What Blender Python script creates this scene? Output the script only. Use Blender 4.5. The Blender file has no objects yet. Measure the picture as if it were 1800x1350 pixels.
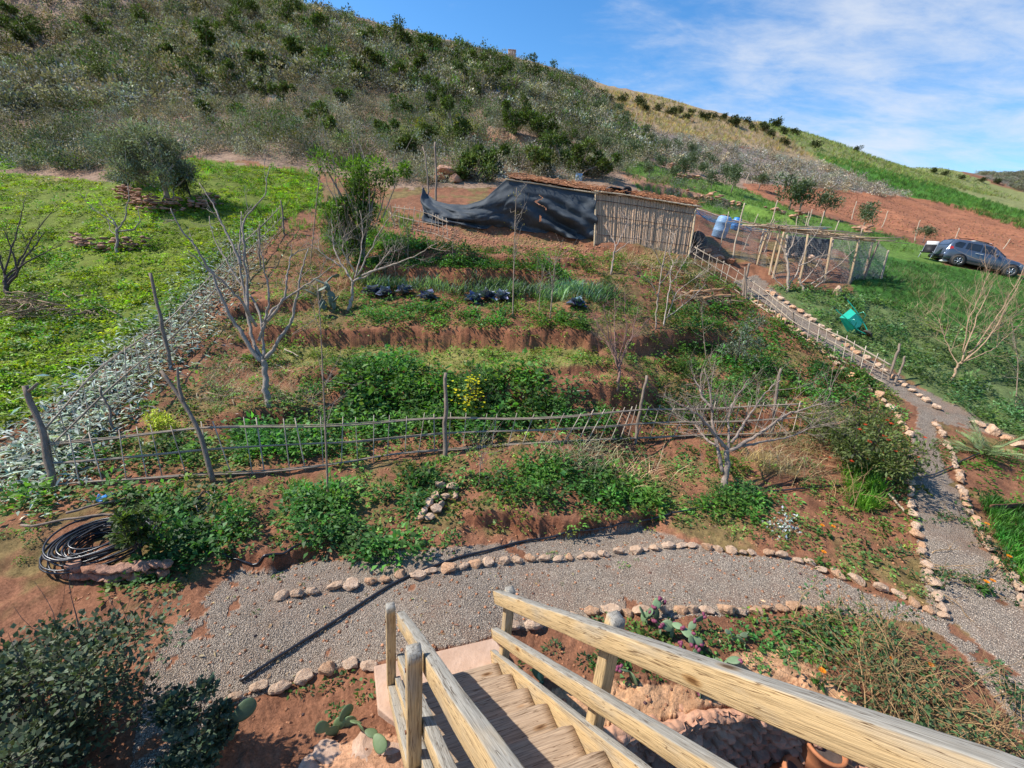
import bpy, math, random
import numpy as np
from mathutils import Matrix, Vector
random.seed(7); rng = np.random.default_rng(11)
sc = bpy.context.scene
# ---------------------------------------------------------------- camera, world, sun, exposure
H = 4.1; FPX = 762.0; PITCH = 0.3265; ROLL = 0.0838
cd = bpy.data.cameras.new('camera'); cam = bpy.data.objects.new('camera', cd); sc.collection.objects.link(cam)
cd.sensor_width = 36; cd.lens = FPX / 1800 * 36; cd.clip_start = 0.05; cd.clip_end = 3000
cam.matrix_world = Matrix.Translation((0, 0, H)) @ Matrix.Rotation(math.pi/2 - PITCH, 4, 'X') @ Matrix.Rotation(ROLL, 4, 'Z')
sc.camera = cam
SUN_EL = math.radians(46); SUN_AZ = math.radians(-86)          # azimuth from +Y, negative = left
sdir = Vector((math.sin(SUN_AZ)*math.cos(SUN_EL), math.cos(SUN_AZ)*math.cos(SUN_EL), math.sin(SUN_EL)))
sl = bpy.data.lights.new('sun', 'SUN'); sl.energy = 4.4; sl.angle = math.radians(0.5); sl.color = (1, .95, .87)
so = bpy.data.objects.new('sun', sl); sc.collection.objects.link(so); so.rotation_euler = sdir.to_track_quat('Z', 'Y').to_euler()
world = bpy.data.worlds.new('World'); sc.world = world; world.use_nodes = True
sc.view_settings.view_transform = 'Standard'; sc.view_settings.look = 'None'; sc.view_settings.gamma = 1
sc.view_settings.exposure = 0.62
def build_world():
    nt = world.node_tree; N = nt.nodes; N.clear(); L = nt.links
    out = N.new('ShaderNodeOutputWorld'); sky = N.new('ShaderNodeTexSky'); sky.sky_type = 'NISHITA'; sky.sun_disc = False
    sky.sun_elevation = SUN_EL; sky.sun_rotation = SUN_AZ; sky.altitude = 300; sky.air_density = 1.0; sky.dust_density = .3; sky.ozone_density = 3.0
    b1 = N.new('ShaderNodeBackground'); b1.inputs[1].default_value = .14
    hs = N.new('ShaderNodeHueSaturation'); hs.inputs['Saturation'].default_value = 1.28; L.new(sky.outputs[0], hs.inputs['Color']); L.new(hs.outputs[0], b1.inputs[0])
    b2 = N.new('ShaderNodeBackground'); b2.inputs[0].default_value = (.86, .91, 1, 1); b2.inputs[1].default_value = .62
    tc = N.new('ShaderNodeTexCoord'); sp = N.new('ShaderNodeSeparateXYZ'); L.new(tc.outputs['Generated'], sp.inputs[0])
    def m(op, a, b=None, c=None):
        n = N.new('ShaderNodeMath'); n.operation = op
        for i, v in enumerate((a, b, c)):
            if v is None: continue
            if isinstance(v, (int, float)): n.inputs[i].default_value = v
            else: L.new(v, n.inputs[i])
        return n.outputs[0]
    z = m('ADD', m('MAXIMUM', sp.outputs[2], 0.0), .18)
    cv = N.new('ShaderNodeCombineXYZ'); L.new(m('DIVIDE', sp.outputs[0], z), cv.inputs[0]); L.new(m('DIVIDE', sp.outputs[1], z), cv.inputs[1])
    def noise(scale, det, rough, dist, rot, sx, sy, off):
        mp = N.new('ShaderNodeMapping'); mp.inputs['Rotation'].default_value[2] = rot; mp.inputs['Scale'].default_value = (sx, sy, 1); mp.inputs['Location'].default_value = off
        L.new(cv.outputs[0], mp.inputs[0]); n = N.new('ShaderNodeTexNoise'); n.inputs['Scale'].default_value = scale; n.inputs['Detail'].default_value = det
        n.inputs['Roughness'].default_value = rough; n.inputs['Distortion'].default_value = dist; L.new(mp.outputs[0], n.inputs[0]); return n.outputs[0]
    big = noise(1.3, 4, .5, .3, .9, 1, 1.5, (2.3, 1.1, 0)); fine = noise(4.2, 12, .62, .35, .95, .8, 1.6, (0, 4, 0)); rip = noise(22, 8, .65, .3, .5, 1, 1.4, (0, 0, 0))
    # a bright bank of cloud low over the ridge on the right
    vx = N.new('ShaderNodeVectorMath'); vx.operation = 'DOT_PRODUCT'; L.new(tc.outputs['Generated'], vx.inputs[0]); vx.inputs[1].default_value = (.53, .77, .35)
    bank = m('MULTIPLY', m('SUBTRACT', vx.outputs['Value'], .86), 2.6)
    s = m('ADD', m('MULTIPLY', big, .9), m('MULTIPLY', fine, .8)); s = m('ADD', s, m('MULTIPLY', rip, .16)); s = m('ADD', s, m('MAXIMUM', bank, -.1))
    r = N.new('ShaderNodeMapRange'); r.interpolation_type = 'SMOOTHSTEP'; L.new(s, r.inputs[0]); r.inputs[1].default_value = .93; r.inputs[2].default_value = 1.58; r.inputs[4].default_value = .80
    mx = N.new('ShaderNodeMixShader'); L.new(r.outputs[0], mx.inputs[0]); L.new(b1.outputs[0], mx.inputs[1]); L.new(b2.outputs[0], mx.inputs[2]); L.new(mx.outputs[0], out.inputs[0])
build_world()

# ---------------------------------------------------------------- maths
Fv = np.array([0, math.cos(PITCH), -math.sin(PITCH)]); U0 = np.array([0, math.sin(PITCH), math.cos(PITCH)]); R0 = np.array([1., 0, 0])
Rv = R0*math.cos(ROLL) + U0*math.sin(ROLL); Uv = -R0*math.sin(ROLL) + U0*math.cos(ROLL); CAM = np.array([0, 0, H])
def ray(px, py):
    px = np.asarray(px, float)[..., None]; py = np.asarray(py, float)[..., None]
    return Fv + Rv*(px-900)/FPX - Uv*(py-675)/FPX
def project(P):
    v = np.asarray(P, float) - CAM; d = v @ Fv; dd = np.where(d < .05, .05, d)
    return 900 + FPX*(v @ Rv)/dd, 675 - FPX*(v @ Uv)/dd, d
def at_d(px, py, d): return ray(px, py)*d + CAM
def at_z(px, py, z): v = ray(px, py); return v*((z-H)/v[..., 2])[..., None] + CAM
def hsh(ix, iy, s):
    n = (ix.astype(np.int64)*374761393 + iy.astype(np.int64)*668265263 + s*982451653) & 0x7fffffff
    n = ((n ^ (n >> 13))*1274126177) & 0x7fffffff
    return ((n ^ (n >> 16)) & 0xffff)/65535.0
def vnoise(x, y, s=0):
    x = np.asarray(x, float); y = np.asarray(y, float); ix = np.floor(x); iy = np.floor(y); fx = x-ix; fy = y-iy
    fx = fx*fx*(3-2*fx); fy = fy*fy*(3-2*fy); a = hsh(ix, iy, s); b = hsh(ix+1, iy, s); c = hsh(ix, iy+1, s); d = hsh(ix+1, iy+1, s)
    return (a*(1-fx)+b*fx)*(1-fy) + (c*(1-fx)+d*fx)*fy
def fbm(x, y, o=4, s=0):
    r = 0; a = .5; t = 0
    for i in range(o): r = r + a*vnoise(x*2**i, y*2**i, s+i*17); t += a; a *= .5
    return r/t - .5
def sstep(a, b, x): t = np.clip((x-a)/(b-a), 0, 1); return t*t*(3-2*t)
def inpoly(px, py, poly):
    r = np.zeros(np.shape(px), bool); n = len(poly)
    for i in range(n):
        x1, y1 = poly[i]; x2, y2 = poly[(i+1) % n]
        if y1 == y2: continue
        c = (y1 > py) != (y2 > py); r ^= c & (px < (x2-x1)*(py-y1)/(y2-y1)+x1)
    return r

# ---------------------------------------------------------------- terrain (heights in log-polar coordinates about the garden gate)
CT = [(100,1050,'z',0),(100,1250,'z',0),(300,1345,'z',0),(485,1048,'z',0),(780,1170,'z',0),(900,985,'z',0),(1170,960,'z',0),(1500,1040,'z',0),(1640,1080,'z',0),(1700,1200,'z',0),
 (1640,900,'z',.3),(1790,1150,'z',0),(1790,900,'z',.3),(1100,1200,'z',0),(1250,1250,'z',0),(1500,1300,'z',0),(90,862,'z',.15),(0,850,'z',.15),(783,805,'z',.2),(1120,777,'z',.25),(1360,768,'z',.45),(1560,740,'z',.75),
 (465,712,'d',8.9),(1085,680,'d',9.9),(750,602,'d',11.5),(750,565,'d',12),(750,500,'d',13.4),(800,470,'d',14),(1210,440,'d',17),(1047,425,'d',17),(880,405,'d',17.6),(760,375,'d',19),
 (1575,675,'d',11.8),(1640,700,'d',11.3),(1317,515,'d',15.5),(1500,580,'d',14),(1490,485,'d',17),(1400,500,'d',16),(1680,460,'d',22),(1770,478,'d',21.5),(1790,560,'d',16),(1790,680,'d',12.3),(1700,640,'d',13),
 (495,400,'d',17),(290,640,'d',9.8),(270,350,'d',18),(15,515,'d',12.6),(205,430,'d',15),(0,300,'d',22),(150,300,'d',22),(100,640,'d',9.2),(450,300,'d',22),(620,330,'d',22),(400,500,'d',13.2),
 (300,215,'d',32),(0,150,'d',36),(370,120,'d',44),(10,10,'d',62),(250,40,'d',60),(450,5,'d',85),(700,200,'d',36),(750,74,'d',95),(590,34,'d',92),(900,105,'d',110),(1150,172,'d',125),(950,240,'d',35),(850,320,'d',24),(1100,300,'d',29),
 (1280,330,'d',38),(1050,195,'d',75),(1400,238,'d',140),(1650,297,'d',185),(1730,313,'d',205),(1800,325,'d',235),(1800,352,'d',150),(1650,320,'d',120),(1720,340,'d',110),(1500,360,'d',48),(1500,320,'d',76),(1790,430,'d',36),(1790,385,'d',70),(1300,270,'d',75),(1230,360,'d',26),(1600,420,'d',31)]
def build_terrain():
    th = []; l = []; e = []
    def put(P):
        rho = math.hypot(P[0], P[1]); th.append(math.atan2(P[0], P[1])); l.append(math.log(rho)); e.append((P[2]-H)/rho)
    for px, py, k, v in CT: put(at_z(px, py, v) if k == 'z' else at_d(px, py, v))
    n0 = len(th)
    for i, (px, py, k, v) in enumerate(CT):                    # behind each skyline point the hill falls away
        if k == 'd' and v > 80 and py in (5, 74, 34, 105, 172, 238, 297, 313, 325):
            th.append(th[i]); l.append(l[i]+.25); e.append(e[i]-.06); th.append(th[i]); l.append(l[i]+.7); e.append(e[i]-.2)
    for t, r, z in [(-1.3,3,0),(-1.3,8,.3),(-1.3,20,3.6),(-1.3,60,18),(-1.3,150,55),(1.3,3,0),(1.3,8,-.1),(1.3,20,2),(1.3,60,6),(1.3,250,38),(0,2,0),(-.7,2,0),(.8,2,0),(-.75,120,52),(-.75,250,60),(-1.3,300,70)]:
        th.append(t); l.append(math.log(r)); e.append((z-H)/r)
    X = np.stack([np.array(th)*2, np.array(l)], 1); e = np.array(e); n = len(e)
    def K(d2): return .5*d2*np.log(d2+1e-12)
    A = np.zeros((n+3, n+3)); A[:n, :n] = K(((X[:, None]-X[None])**2).sum(-1)) + np.eye(n)*3e-4
    A[:n, n] = 1; A[:n, n+1:] = X; A[n:, :n] = A[:n, n:].T
    w = np.linalg.solve(A, np.concatenate([e, np.zeros(3)]))
    tha = np.concatenate([np.linspace(-math.pi, -1.25, 60)[:-1], np.linspace(-1.25, 1.25, 1000), np.linspace(1.25, math.pi, 60)[1:]])
    la = np.concatenate([np.linspace(math.log(.05), math.log(1.7), 25)[:-1], np.linspace(math.log(1.7), math.log(45), 430)[:-1], np.linspace(math.log(45), math.log(700), 170)])
    T, L = np.meshgrid(tha, la, indexing='ij'); Tc = np.clip(T, -1.3, 1.3)*2; Lc = np.clip(L, math.log(1.8), math.log(600))
    E = w[n] + w[n+1]*Tc + w[n+2]*Lc
    for i in range(n): E += w[i]*K((Tc-X[i, 0])**2 + (Lc-X[i, 1])**2)
    rho = np.exp(L); Xw = rho*np.sin(T); Yw = rho*np.cos(T); E = np.minimum(E, .5); Z = H + E*np.exp(Lc)
    Z = Z*sstep(2.0, 3.4, rho)
    behind = sstep(1.4, 2.2, np.abs(T)); Z = Z*(1-behind) + behind*np.minimum(Z, 1)
    Z = np.maximum(Z, -6)
    return tha, la, Xw, Yw, Z, rho
THA, LA, GX, GY, GZ, RHO = build_terrain()
def gz(x, y):
    x = np.asarray(x, float); y = np.asarray(y, float)
    i = np.clip(np.interp(np.arctan2(x, y), THA, np.arange(len(THA))), 0, len(THA)-1.001); j = np.clip(np.interp(np.log(np.hypot(x, y)+1e-9), LA, np.arange(len(LA))), 0, len(LA)-1.001)
    a = i.astype(int); b = j.astype(int); u = i-a; v = j-b
    return GZ[a, b]*(1-u)*(1-v)+GZ[a+1, b]*u*(1-v)+GZ[a, b+1]*(1-u)*v+GZ[a+1, b+1]*u*v
TS = np.exp(np.linspace(math.log(1.5), math.log(500), 900))
def hit(px, py):
    px = np.atleast_1d(np.asarray(px, float)); py = np.atleast_1d(np.asarray(py, float)); v = ray(px, py)
    P = CAM + v[:, None, :]*TS[None, :, None]; below = P[..., 2] < gz(P[..., 0], P[..., 1]); k = np.argmax(below, 1); k = np.where(below.any(1), k, len(TS)-1)
    lo = TS[np.maximum(k-1, 0)]; hi = TS[k]
    for _ in range(14):
        m = (lo+hi)/2; Q = CAM + v*m[:, None]; bl = Q[:, 2] < gz(Q[:, 0], Q[:, 1]); hi = np.where(bl, m, hi); lo = np.where(bl, lo, m)
    Q = CAM + v*hi[:, None]; Q[:, 2] = gz(Q[:, 0], Q[:, 1]); return Q
def hit1(px, py): return hit([px], [py])[0]
def at_like(P, px, py, dd=0.): return at_d(px, py, float((np.asarray(P)-CAM) @ Fv)+dd)   # same distance from the camera plane as P
def polydist(X, Y, pl):
    best = np.full(X.shape, 1e9); side = np.zeros(X.shape); par = np.zeros(X.shape); tot = 0; seg = []
    for (x1, y1), (x2, y2) in zip(pl[:-1], pl[1:]): seg.append((x1, y1, x2, y2, tot)); tot += math.hypot(x2-x1, y2-y1)
    for x1, y1, x2, y2, s0 in seg:
        dx, dy = x2-x1, y2-y1; L2 = dx*dx+dy*dy; t = np.clip(((X-x1)*dx+(Y-y1)*dy)/L2, 0, 1); d = np.hypot(X-x1-t*dx, Y-y1-t*dy)
        k = d < best; best = np.where(k, d, best); side = np.where(k, np.sign(dx*(Y-y1)-dy*(X-x1)), side); par = np.where(k, s0+t*math.sqrt(L2), par)
    return best*side, par, tot
TERR = [ # bottom line of each terrace bank in the photo, height, width of the bank, reach
 ([(400,585),(480,596),(600,597),(750,600),(900,603),(1040,606),(1075,600)], .40, .2, 1.6),
 ([(600,482),(660,484),(800,495),(920,497),(1010,503)], .55, .25, 1.6),
 ([(350,748),(430,745),(500,742),(570,728)], .34, .2, 1.3),
 ([(560,700),(640,702),(760,705),(900,708),(1000,705),(1100,712),(1180,705)], .34, .25, 1.2),
 ([(500,672),(600,664),(700,660),(850,662),(1000,655),(1100,650)], .22, .25, .9),
 ([(1060,605),(1130,612),(1240,600),(1300,610)], .4, .3, 1.2),
 ([(780,918),(860,924),(960,930),(1050,932),(1130,922),(1170,900)], .26, .12, .9),
 ([(330,985),(400,985),(480,1000),(560,965),(600,930)], .16, .15, .8),
 ([(380,560),(430,552),(500,540),(560,548)], .35, .2, 1.2),
 ([(1180,720),(1260,735),(1340,745),(1430,740)], .25, .25, 1.0),
 ([(640,452),(760,455),(900,462),(1040,468)], .3, .3, 1.0),
 ([(790,400),(900,412),(1000,424),(1060,440),(1150,452)], .3, .7, 1.0),
 ([(840,232),(900,250),(980,262),(1060,268)], 1.1, .6, 6),([(840,175),(930,185),(1000,200)], 1.3, .8, 8),([(1120,330),(1200,345),(1300,365),(1400,395)], .5, .4, 2.5)]
for pl, a, wd, Lr in TERR:
    q = hit(*np.array(pl, float).T); pw = [tuple(p[:2]) for p in q]
    mg = Lr+wd+.5; m = (GX > min(p[0] for p in pw)-mg) & (GX < max(p[0] for p in pw)+mg) & (GY > min(p[1] for p in pw)-mg) & (GY < max(p[1] for p in pw)+mg)
    X, Y = GX[m], GY[m]; sd, par, tot = polydist(X, Y, pw); sd = sd + fbm(X*1.3, Y*1.3, 4, 5)*min(.5, Lr*.3) + fbm(X*6, Y*6, 3, 6)*.14
    S = np.where(sd < 0, -.5*np.clip(1+sd/Lr, 0, 1), np.where(sd > wd, .5*np.clip(1-(sd-wd)/Lr, 0, 1), -.5+sstep(0, wd, sd)))
    GZ[m] += a*S*sstep(0, .7, par)*sstep(0, .7, tot-par)
# the sunken yard below the rock ledge, beside the stairs
PE = [(1000,1345),(1035,1310),(1062,1290),(1120,1262),(1170,1272),(1215,1248),(1262,1242),(1330,1236),(1420,1240),(1500,1262),(1580,1300),(1660,1350)]
PEW = [tuple(at_z(*p, 0.0)[:2]) for p in PE]
pit = PEW + [(PEW[-1][0]+.4, 1.0), (5.0, -2.5), (.9, -2.5), (PEW[0][0]+.15, 1.2)]
m = RHO < 9
X, Y = GX[m], GY[m]; sd, _, _ = polydist(X, Y, pit+[pit[0]]); ins = inpoly(X, Y, pit); sdd = np.where(ins, np.abs(sd), -np.abs(sd)) + fbm(X*5, Y*5, 3, 3)*.05
PITM = np.zeros(GZ.shape); PITM[m] = sstep(0.0, .16, sdd); GZ -= PITM*.9
# roughness of the ground
PX, PY, PD = project(np.stack([GX, GY, GZ], -1)); PD2 = PD > .3
GRAVEL = [(215,1420),(250,1180),(320,1080),(420,1005),(560,985),(740,972),(900,948),(1120,930),(1260,962),(1400,985),(1520,1035),(1640,1075),(1625,1000),(1602,900),(1598,800),(1612,720),(1560,680),(1440,603),(1340,532),(1290,497),(1330,483),(1380,527),(1500,612),(1600,676),(1660,702),(1730,738),(1790,768),(1700,752),(1640,738),(1652,800),(1700,880),(1722,950),(1790,1040),(1900,1120),(1900,1420),(1760,1240),(1690,1160),(1600,1092),(1440,1072),(1100,1086),(905,1105),(870,1118),(660,1168),(520,1195),(395,1236),(340,1290),(330,1420)]
jx = fbm(GX*1.5, GY*1.5, 5, 1); jy = fbm(GX*1.5+40, GY*1.5, 5, 2); sc_ = np.clip(760/np.maximum(PD, 1), 0, 130)
wob = lambda a: (PX+jx*sc_*a, PY+jy*sc_*a)
gx_, gy_ = wob(.25); GRM = inpoly(gx_, gy_, GRAVEL) & PD2 & (PITM < .1)
calm = np.where(GRM, .25, 1.)
near = 1-sstep(14, 40, RHO)
GZ += calm*near*(fbm(GX*2.2, GY*2.2, 4, 8)*.12 + fbm(GX*9, GY*9, 3, 9)*.045 + fbm(GX*26, GY*26, 2, 12)*.02)*sstep(1.5, 3, RHO)
GZ += (1-near)*(fbm(GX*.25, GY*.25, 5, 4)*1.0 + fbm(GX*.05, GY*.05, 3, 14)*1.2)*sstep(20, 60, RHO)
LEDGE = inpoly(PX+jx*40, PY+jy*40, [(900,1230),(1010,1180),(1180,1190),(1300,1150),(1440,1170),(1560,1280),(1640,1345),(1500,1262),(1330,1236),(1170,1272),(1062,1290),(1000,1345),(930,1260)]) & PD2 & (PITM < .5)
GZ += LEDGE*(.08*(.5-np.abs(fbm(GX*2.6, GY*3.4, 4, 33)*2))+.05*np.round(fbm(GX*4, GY*4, 3, 34)*6)/3)
PX, PY, PD = project(np.stack([GX, GY, GZ], -1))
EL = (GZ-H)/np.maximum(RHO, .01); VIS = EL >= np.maximum.accumulate(EL, 1)-.01; VIS &= PD2 & (PX > -60) & (PX < 1860) & (PY > -60) & (PY < 1420)
AREA = RHO**2*np.gradient(THA)[:, None]*np.gradient(LA)[None, :]

# ---------------------------------------------------------------- materials
def newmat(name, **kw):
    m = bpy.data.materials.new(name); m.use_nodes = True; nt = m.node_tree; b = nt.nodes['Principled BSDF']
    b.inputs['Roughness'].default_value = kw.get('rough', .85); b.inputs['Specular IOR Level'].default_value = kw.get('spec', .3)
    b.inputs['Metallic'].default_value = kw.get('metal', 0); return m, nt, b
def nd(nt, t, **kw):
    n = nt.nodes.new(t)
    for k, v in kw.items():
        if k in n.inputs: n.inputs[k].default_value = v
        else: setattr(n, k, v)
    return n
def mixc(nt, kind, fac, a, b):
    n = nt.nodes.new('ShaderNodeMix'); n.data_type = 'RGBA'; n.blend_type = kind
    for s, v in ((n.inputs[0], fac), (n.inputs[6], a), (n.inputs[7], b)):
        if isinstance(v, (int, float)): s.default_value = v
        elif isinstance(v, tuple): s.default_value = (*v, 1) if len(v) == 3 else v
        else: nt.links.new(v, s)
    return n.outputs[2]
def ramp(nt, src, stops):
    r = nt.nodes.new('ShaderNodeValToRGB'); nt.links.new(src, r.inputs[0])
    while len(r.color_ramp.elements) < len(stops): r.color_ramp.elements.new(.5)
    for e, (p, c) in zip(r.color_ramp.elements, stops): e.position = p; e.color = (*c, 1) if len(c) == 3 else (c[0],)*3+(1,)
    return r.outputs[0]
def bump(nt, b, h, s, d=.02, prev=None):
    n = nd(nt, 'ShaderNodeBump', Strength=s, Distance=d); nt.links.new(h, n.inputs['Height'])
    if prev: nt.links.new(prev, n.inputs['Normal'])
    nt.links.new(n.outputs[0], b.inputs['Normal']); return n.outputs[0]
def plain(name, c1, c2=None, scale=6, rough=.85, spec=.3, bmp=.3, bscale=None, coord='Object', stretch=(1, 1, 1), metal=0, det=6, tint=False, dist=.02):
    m, nt, b = newmat(name, rough=rough, spec=spec, metal=metal); c2 = c2 or tuple(x*.6 for x in c1)
    tc = nd(nt, 'ShaderNodeTexCoord'); mp = nd(nt, 'ShaderNodeMapping'); mp.inputs['Scale'].default_value = stretch; nt.links.new(tc.outputs[coord], mp.inputs[0])
    n = nd(nt, 'ShaderNodeTexNoise', Scale=scale, Detail=det, Roughness=.65); nt.links.new(mp.outputs[0], n.inputs[0])
    c = ramp(nt, n.outputs[0], [(.3, c2), (.68, c1)])
    if tint: a = nd(nt, 'ShaderNodeAttribute', attribute_name='tint'); c = mixc(nt, 'MULTIPLY', 1.0, c, a.outputs[0])
    nt.links.new(c, b.inputs['Base Color'])
    if bmp: n2 = nd(nt, 'ShaderNodeTexNoise', Scale=bscale or scale*3, Detail=6, Roughness=.7); nt.links.new(mp.outputs[0], n2.inputs[0]); bump(nt, b, n2.outputs[0], bmp, dist)
    return m
def leafy(name, col, trans=.35, rough=.55, spec=.3):
    m, nt, b = newmat(name, rough=rough, spec=spec); a = nd(nt, 'ShaderNodeAttribute', attribute_name='tint')
    g = nd(nt, 'ShaderNodeNewGeometry'); tc = nd(nt, 'ShaderNodeTexCoord'); n = nd(nt, 'ShaderNodeTexNoise', Scale=2.2, Detail=3); nt.links.new(tc.outputs['Object'], n.inputs[0])
    c = mixc(nt, 'MULTIPLY', 1., a.outputs[0], (*col, 1)); c = mixc(nt, 'MULTIPLY', .6, c, ramp(nt, n.outputs[0], [(.3, (.6, .62, .6)), (.7, (1.35, 1.35, 1.2))])); nt.links.new(c, b.inputs['Base Color'])
    t = nd(nt, 'ShaderNodeBsdfTranslucent'); nt.links.new(mixc(nt, 'MULTIPLY', 1., c, (1.5, 1.7, .6, 1)), t.inputs[0]); mx = nd(nt, 'ShaderNodeMixShader'); mx.inputs[0].default_value = trans
    nt.links.new(b.outputs[0], mx.inputs[1]); nt.links.new(t.outputs[0], mx.inputs[2]); nt.links.new(mx.outputs[0], nt.nodes['Material Output'].inputs[0]); return m
def ground_mat():
    m, nt, b = newmat('ground', rough=.95, spec=.15); a = nd(nt, 'ShaderNodeAttribute', attribute_name='tint'); g = nd(nt, 'ShaderNodeAttribute', attribute_name='gravel')
    tc = nd(nt, 'ShaderNodeTexCoord'); co = tc.outputs['Object']
    n1 = nd(nt, 'ShaderNodeTexNoise', Scale=3.5, Detail=10, Roughness=.7); nt.links.new(co, n1.inputs[0]); n2 = nd(nt, 'ShaderNodeTexNoise', Scale=38, Detail=5, Roughness=.75); nt.links.new(co, n2.inputs[0])
    c = mixc(nt, 'MULTIPLY', 1., a.outputs[0], ramp(nt, n1.outputs[0], [(.32, (.62, .6, .6)), (.7, (1.35, 1.35, 1.35))])); c = mixc(nt, 'MULTIPLY', .8, c, ramp(nt, n2.outputs[0], [(.35, (.6, .58, .56)), (.66, (1.4, 1.4, 1.4))]))
    v = nd(nt, 'ShaderNodeTexVoronoi', Scale=95); nt.links.new(co, v.inputs[0]); hs = nd(nt, 'ShaderNodeSeparateColor'); nt.links.new(v.outputs['Color'], hs.inputs[0])
    gc = mixc(nt, 'MIX', hs.outputs[0], (.30, .24, .185, 1), (.68, .57, .445, 1)); gc = mixc(nt, 'MULTIPLY', 1., gc, ramp(nt, v.outputs['Distance'], [(.15, (1.1, 1.1, 1.1)), (.75, (.35, .33, .32))]))
    n9 = nd(nt, 'ShaderNodeTexNoise', Scale=1.3, Detail=7, Roughness=.7); nt.links.new(co, n9.inputs[0]); gc = mixc(nt, 'MIX', ramp(nt, n9.outputs[0], [(.46, (0, 0, 0)), (.68, (.8, .8, .8))]), gc, (.33, .215, .15, 1)); gc = mixc(nt, 'MULTIPLY', .7, gc, ramp(nt, n1.outputs[0], [(.3, (.75, .7, .66)), (.7, (1.2, 1.2, 1.2))]))
    nt.links.new(mixc(nt, 'MIX', g.outputs['Fac'], c, gc), b.inputs['Base Color'])
    h = nd(nt, 'ShaderNodeMix'); h.data_type = 'FLOAT'; nt.links.new(g.outputs['Fac'], h.inputs[0]); nt.links.new(n2.outputs[0], h.inputs[2]); vd = nd(nt, 'ShaderNodeMath', operation='MULTIPLY'); nt.links.new(v.outputs['Distance'], vd.inputs[0]); vd.inputs[1].default_value = -.9; nt.links.new(vd.outputs[0], h.inputs[3])
    bump(nt, b, h.outputs[0], .8, .03); return m
def wood_mat(name, light, grey, up=.74):
    m, nt, b = newmat(name, rough=.8, spec=.2); tc = nd(nt, 'ShaderNodeTexCoord'); oi = nd(nt, 'ShaderNodeObjectInfo')
    ad = nd(nt, 'ShaderNodeVectorMath', operation='ADD'); nt.links.new(tc.outputs['Object'], ad.inputs[0]); nt.links.new(oi.outputs['Random'], ad.inputs[1])
    mp = nd(nt, 'ShaderNodeMapping'); mp.inputs['Scale'].default_value = (.55, 13, 13); nt.links.new(ad.outputs[0], mp.inputs[0])
    n = nd(nt, 'ShaderNodeTexNoise', Scale=3.6, Detail=9, Roughness=.72, Distortion=1.6); nt.links.new(mp.outputs[0], n.inputs[0])
    mp3 = nd(nt, 'ShaderNodeMapping'); mp3.inputs['Scale'].default_value = (1.2, 5, 5); nt.links.new(ad.outputs[0], mp3.inputs[0]); n3 = nd(nt, 'ShaderNodeTexNoise', Scale=2.2, Detail=5); nt.links.new(mp3.outputs[0], n3.inputs[0])
    mpf = nd(nt, 'ShaderNodeMapping'); mpf.inputs['Scale'].default_value = (1.3, 60, 60); nt.links.new(ad.outputs[0], mpf.inputs[0]); nf = nd(nt, 'ShaderNodeTexNoise', Scale=4, Detail=4, Roughness=.6, Distortion=.6); nt.links.new(mpf.outputs[0], nf.inputs[0])
    cl = ramp(nt, n.outputs[0], [(.3, tuple(x*.5 for x in light)), (.45, tuple(x*.85 for x in light)), (.7, light)]); cg = ramp(nt, n.outputs[0], [(.3, tuple(x*.45 for x in grey)), (.68, grey)])
    ge = nd(nt, 'ShaderNodeNewGeometry'); sp = nd(nt, 'ShaderNodeSeparateXYZ'); nt.links.new(ge.outputs['Normal'], sp.inputs[0])
    f = nd(nt, 'ShaderNodeMath', operation='MULTIPLY_ADD'); nt.links.new(n3.outputs[0], f.inputs[0]); f.inputs[1].default_value = 1.5; nt.links.new(sp.outputs[2], f.inputs[2])
    r = nd(nt, 'ShaderNodeMapRange'); nt.links.new(f.outputs[0], r.inputs[0]); r.inputs[1].default_value = up; r.inputs[2].default_value = up+.65
    c = mixc(nt, 'MIX', r.outputs[0], cl, cg); c = mixc(nt, 'MULTIPLY', .75, c, ramp(nt, nf.outputs[0], [(.36, (.58, .54, .50)), (.52, (1.08, 1.08, 1.08))])); vk = nd(nt, 'ShaderNodeTexVoronoi', Scale=2.3); mk = nd(nt, 'ShaderNodeMapping'); mk.inputs['Scale'].default_value = (1, 3, 3); nt.links.new(ad.outputs[0], mk.inputs[0]); nt.links.new(mk.outputs[0], vk.inputs[0]); c = mixc(nt, 'MULTIPLY', 1., c, ramp(nt, vk.outputs['Distance'], [(.045, (.30, .2, .13)), (.10, (.8, .68, .55)), (.16, (1, 1, 1))]))
    mc = nd(nt, 'ShaderNodeMapping'); mc.inputs['Scale'].default_value = (.35, 9, 9); nt.links.new(ad.outputs[0], mc.inputs[0]); ck = nd(nt, 'ShaderNodeTexNoise', Scale=5, Detail=3, Distortion=.3); nt.links.new(mc.outputs[0], ck.inputs[0]); c = mixc(nt, 'MULTIPLY', .9, c, ramp(nt, ck.outputs[0], [(.485, (1, 1, 1)), (.497, (.28, .22, .18)), (.503, (.28, .22, .18)), (.515, (1, 1, 1))])); nt.links.new(c, b.inputs['Base Color'])
    hh = nd(nt, 'ShaderNodeMath', operation='ADD'); nt.links.new(nf.outputs[0], hh.inputs[0]); nt.links.new(n.outputs[0], hh.inputs[1]); bump(nt, b, hh.outputs[0], .5, .006); return m
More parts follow.
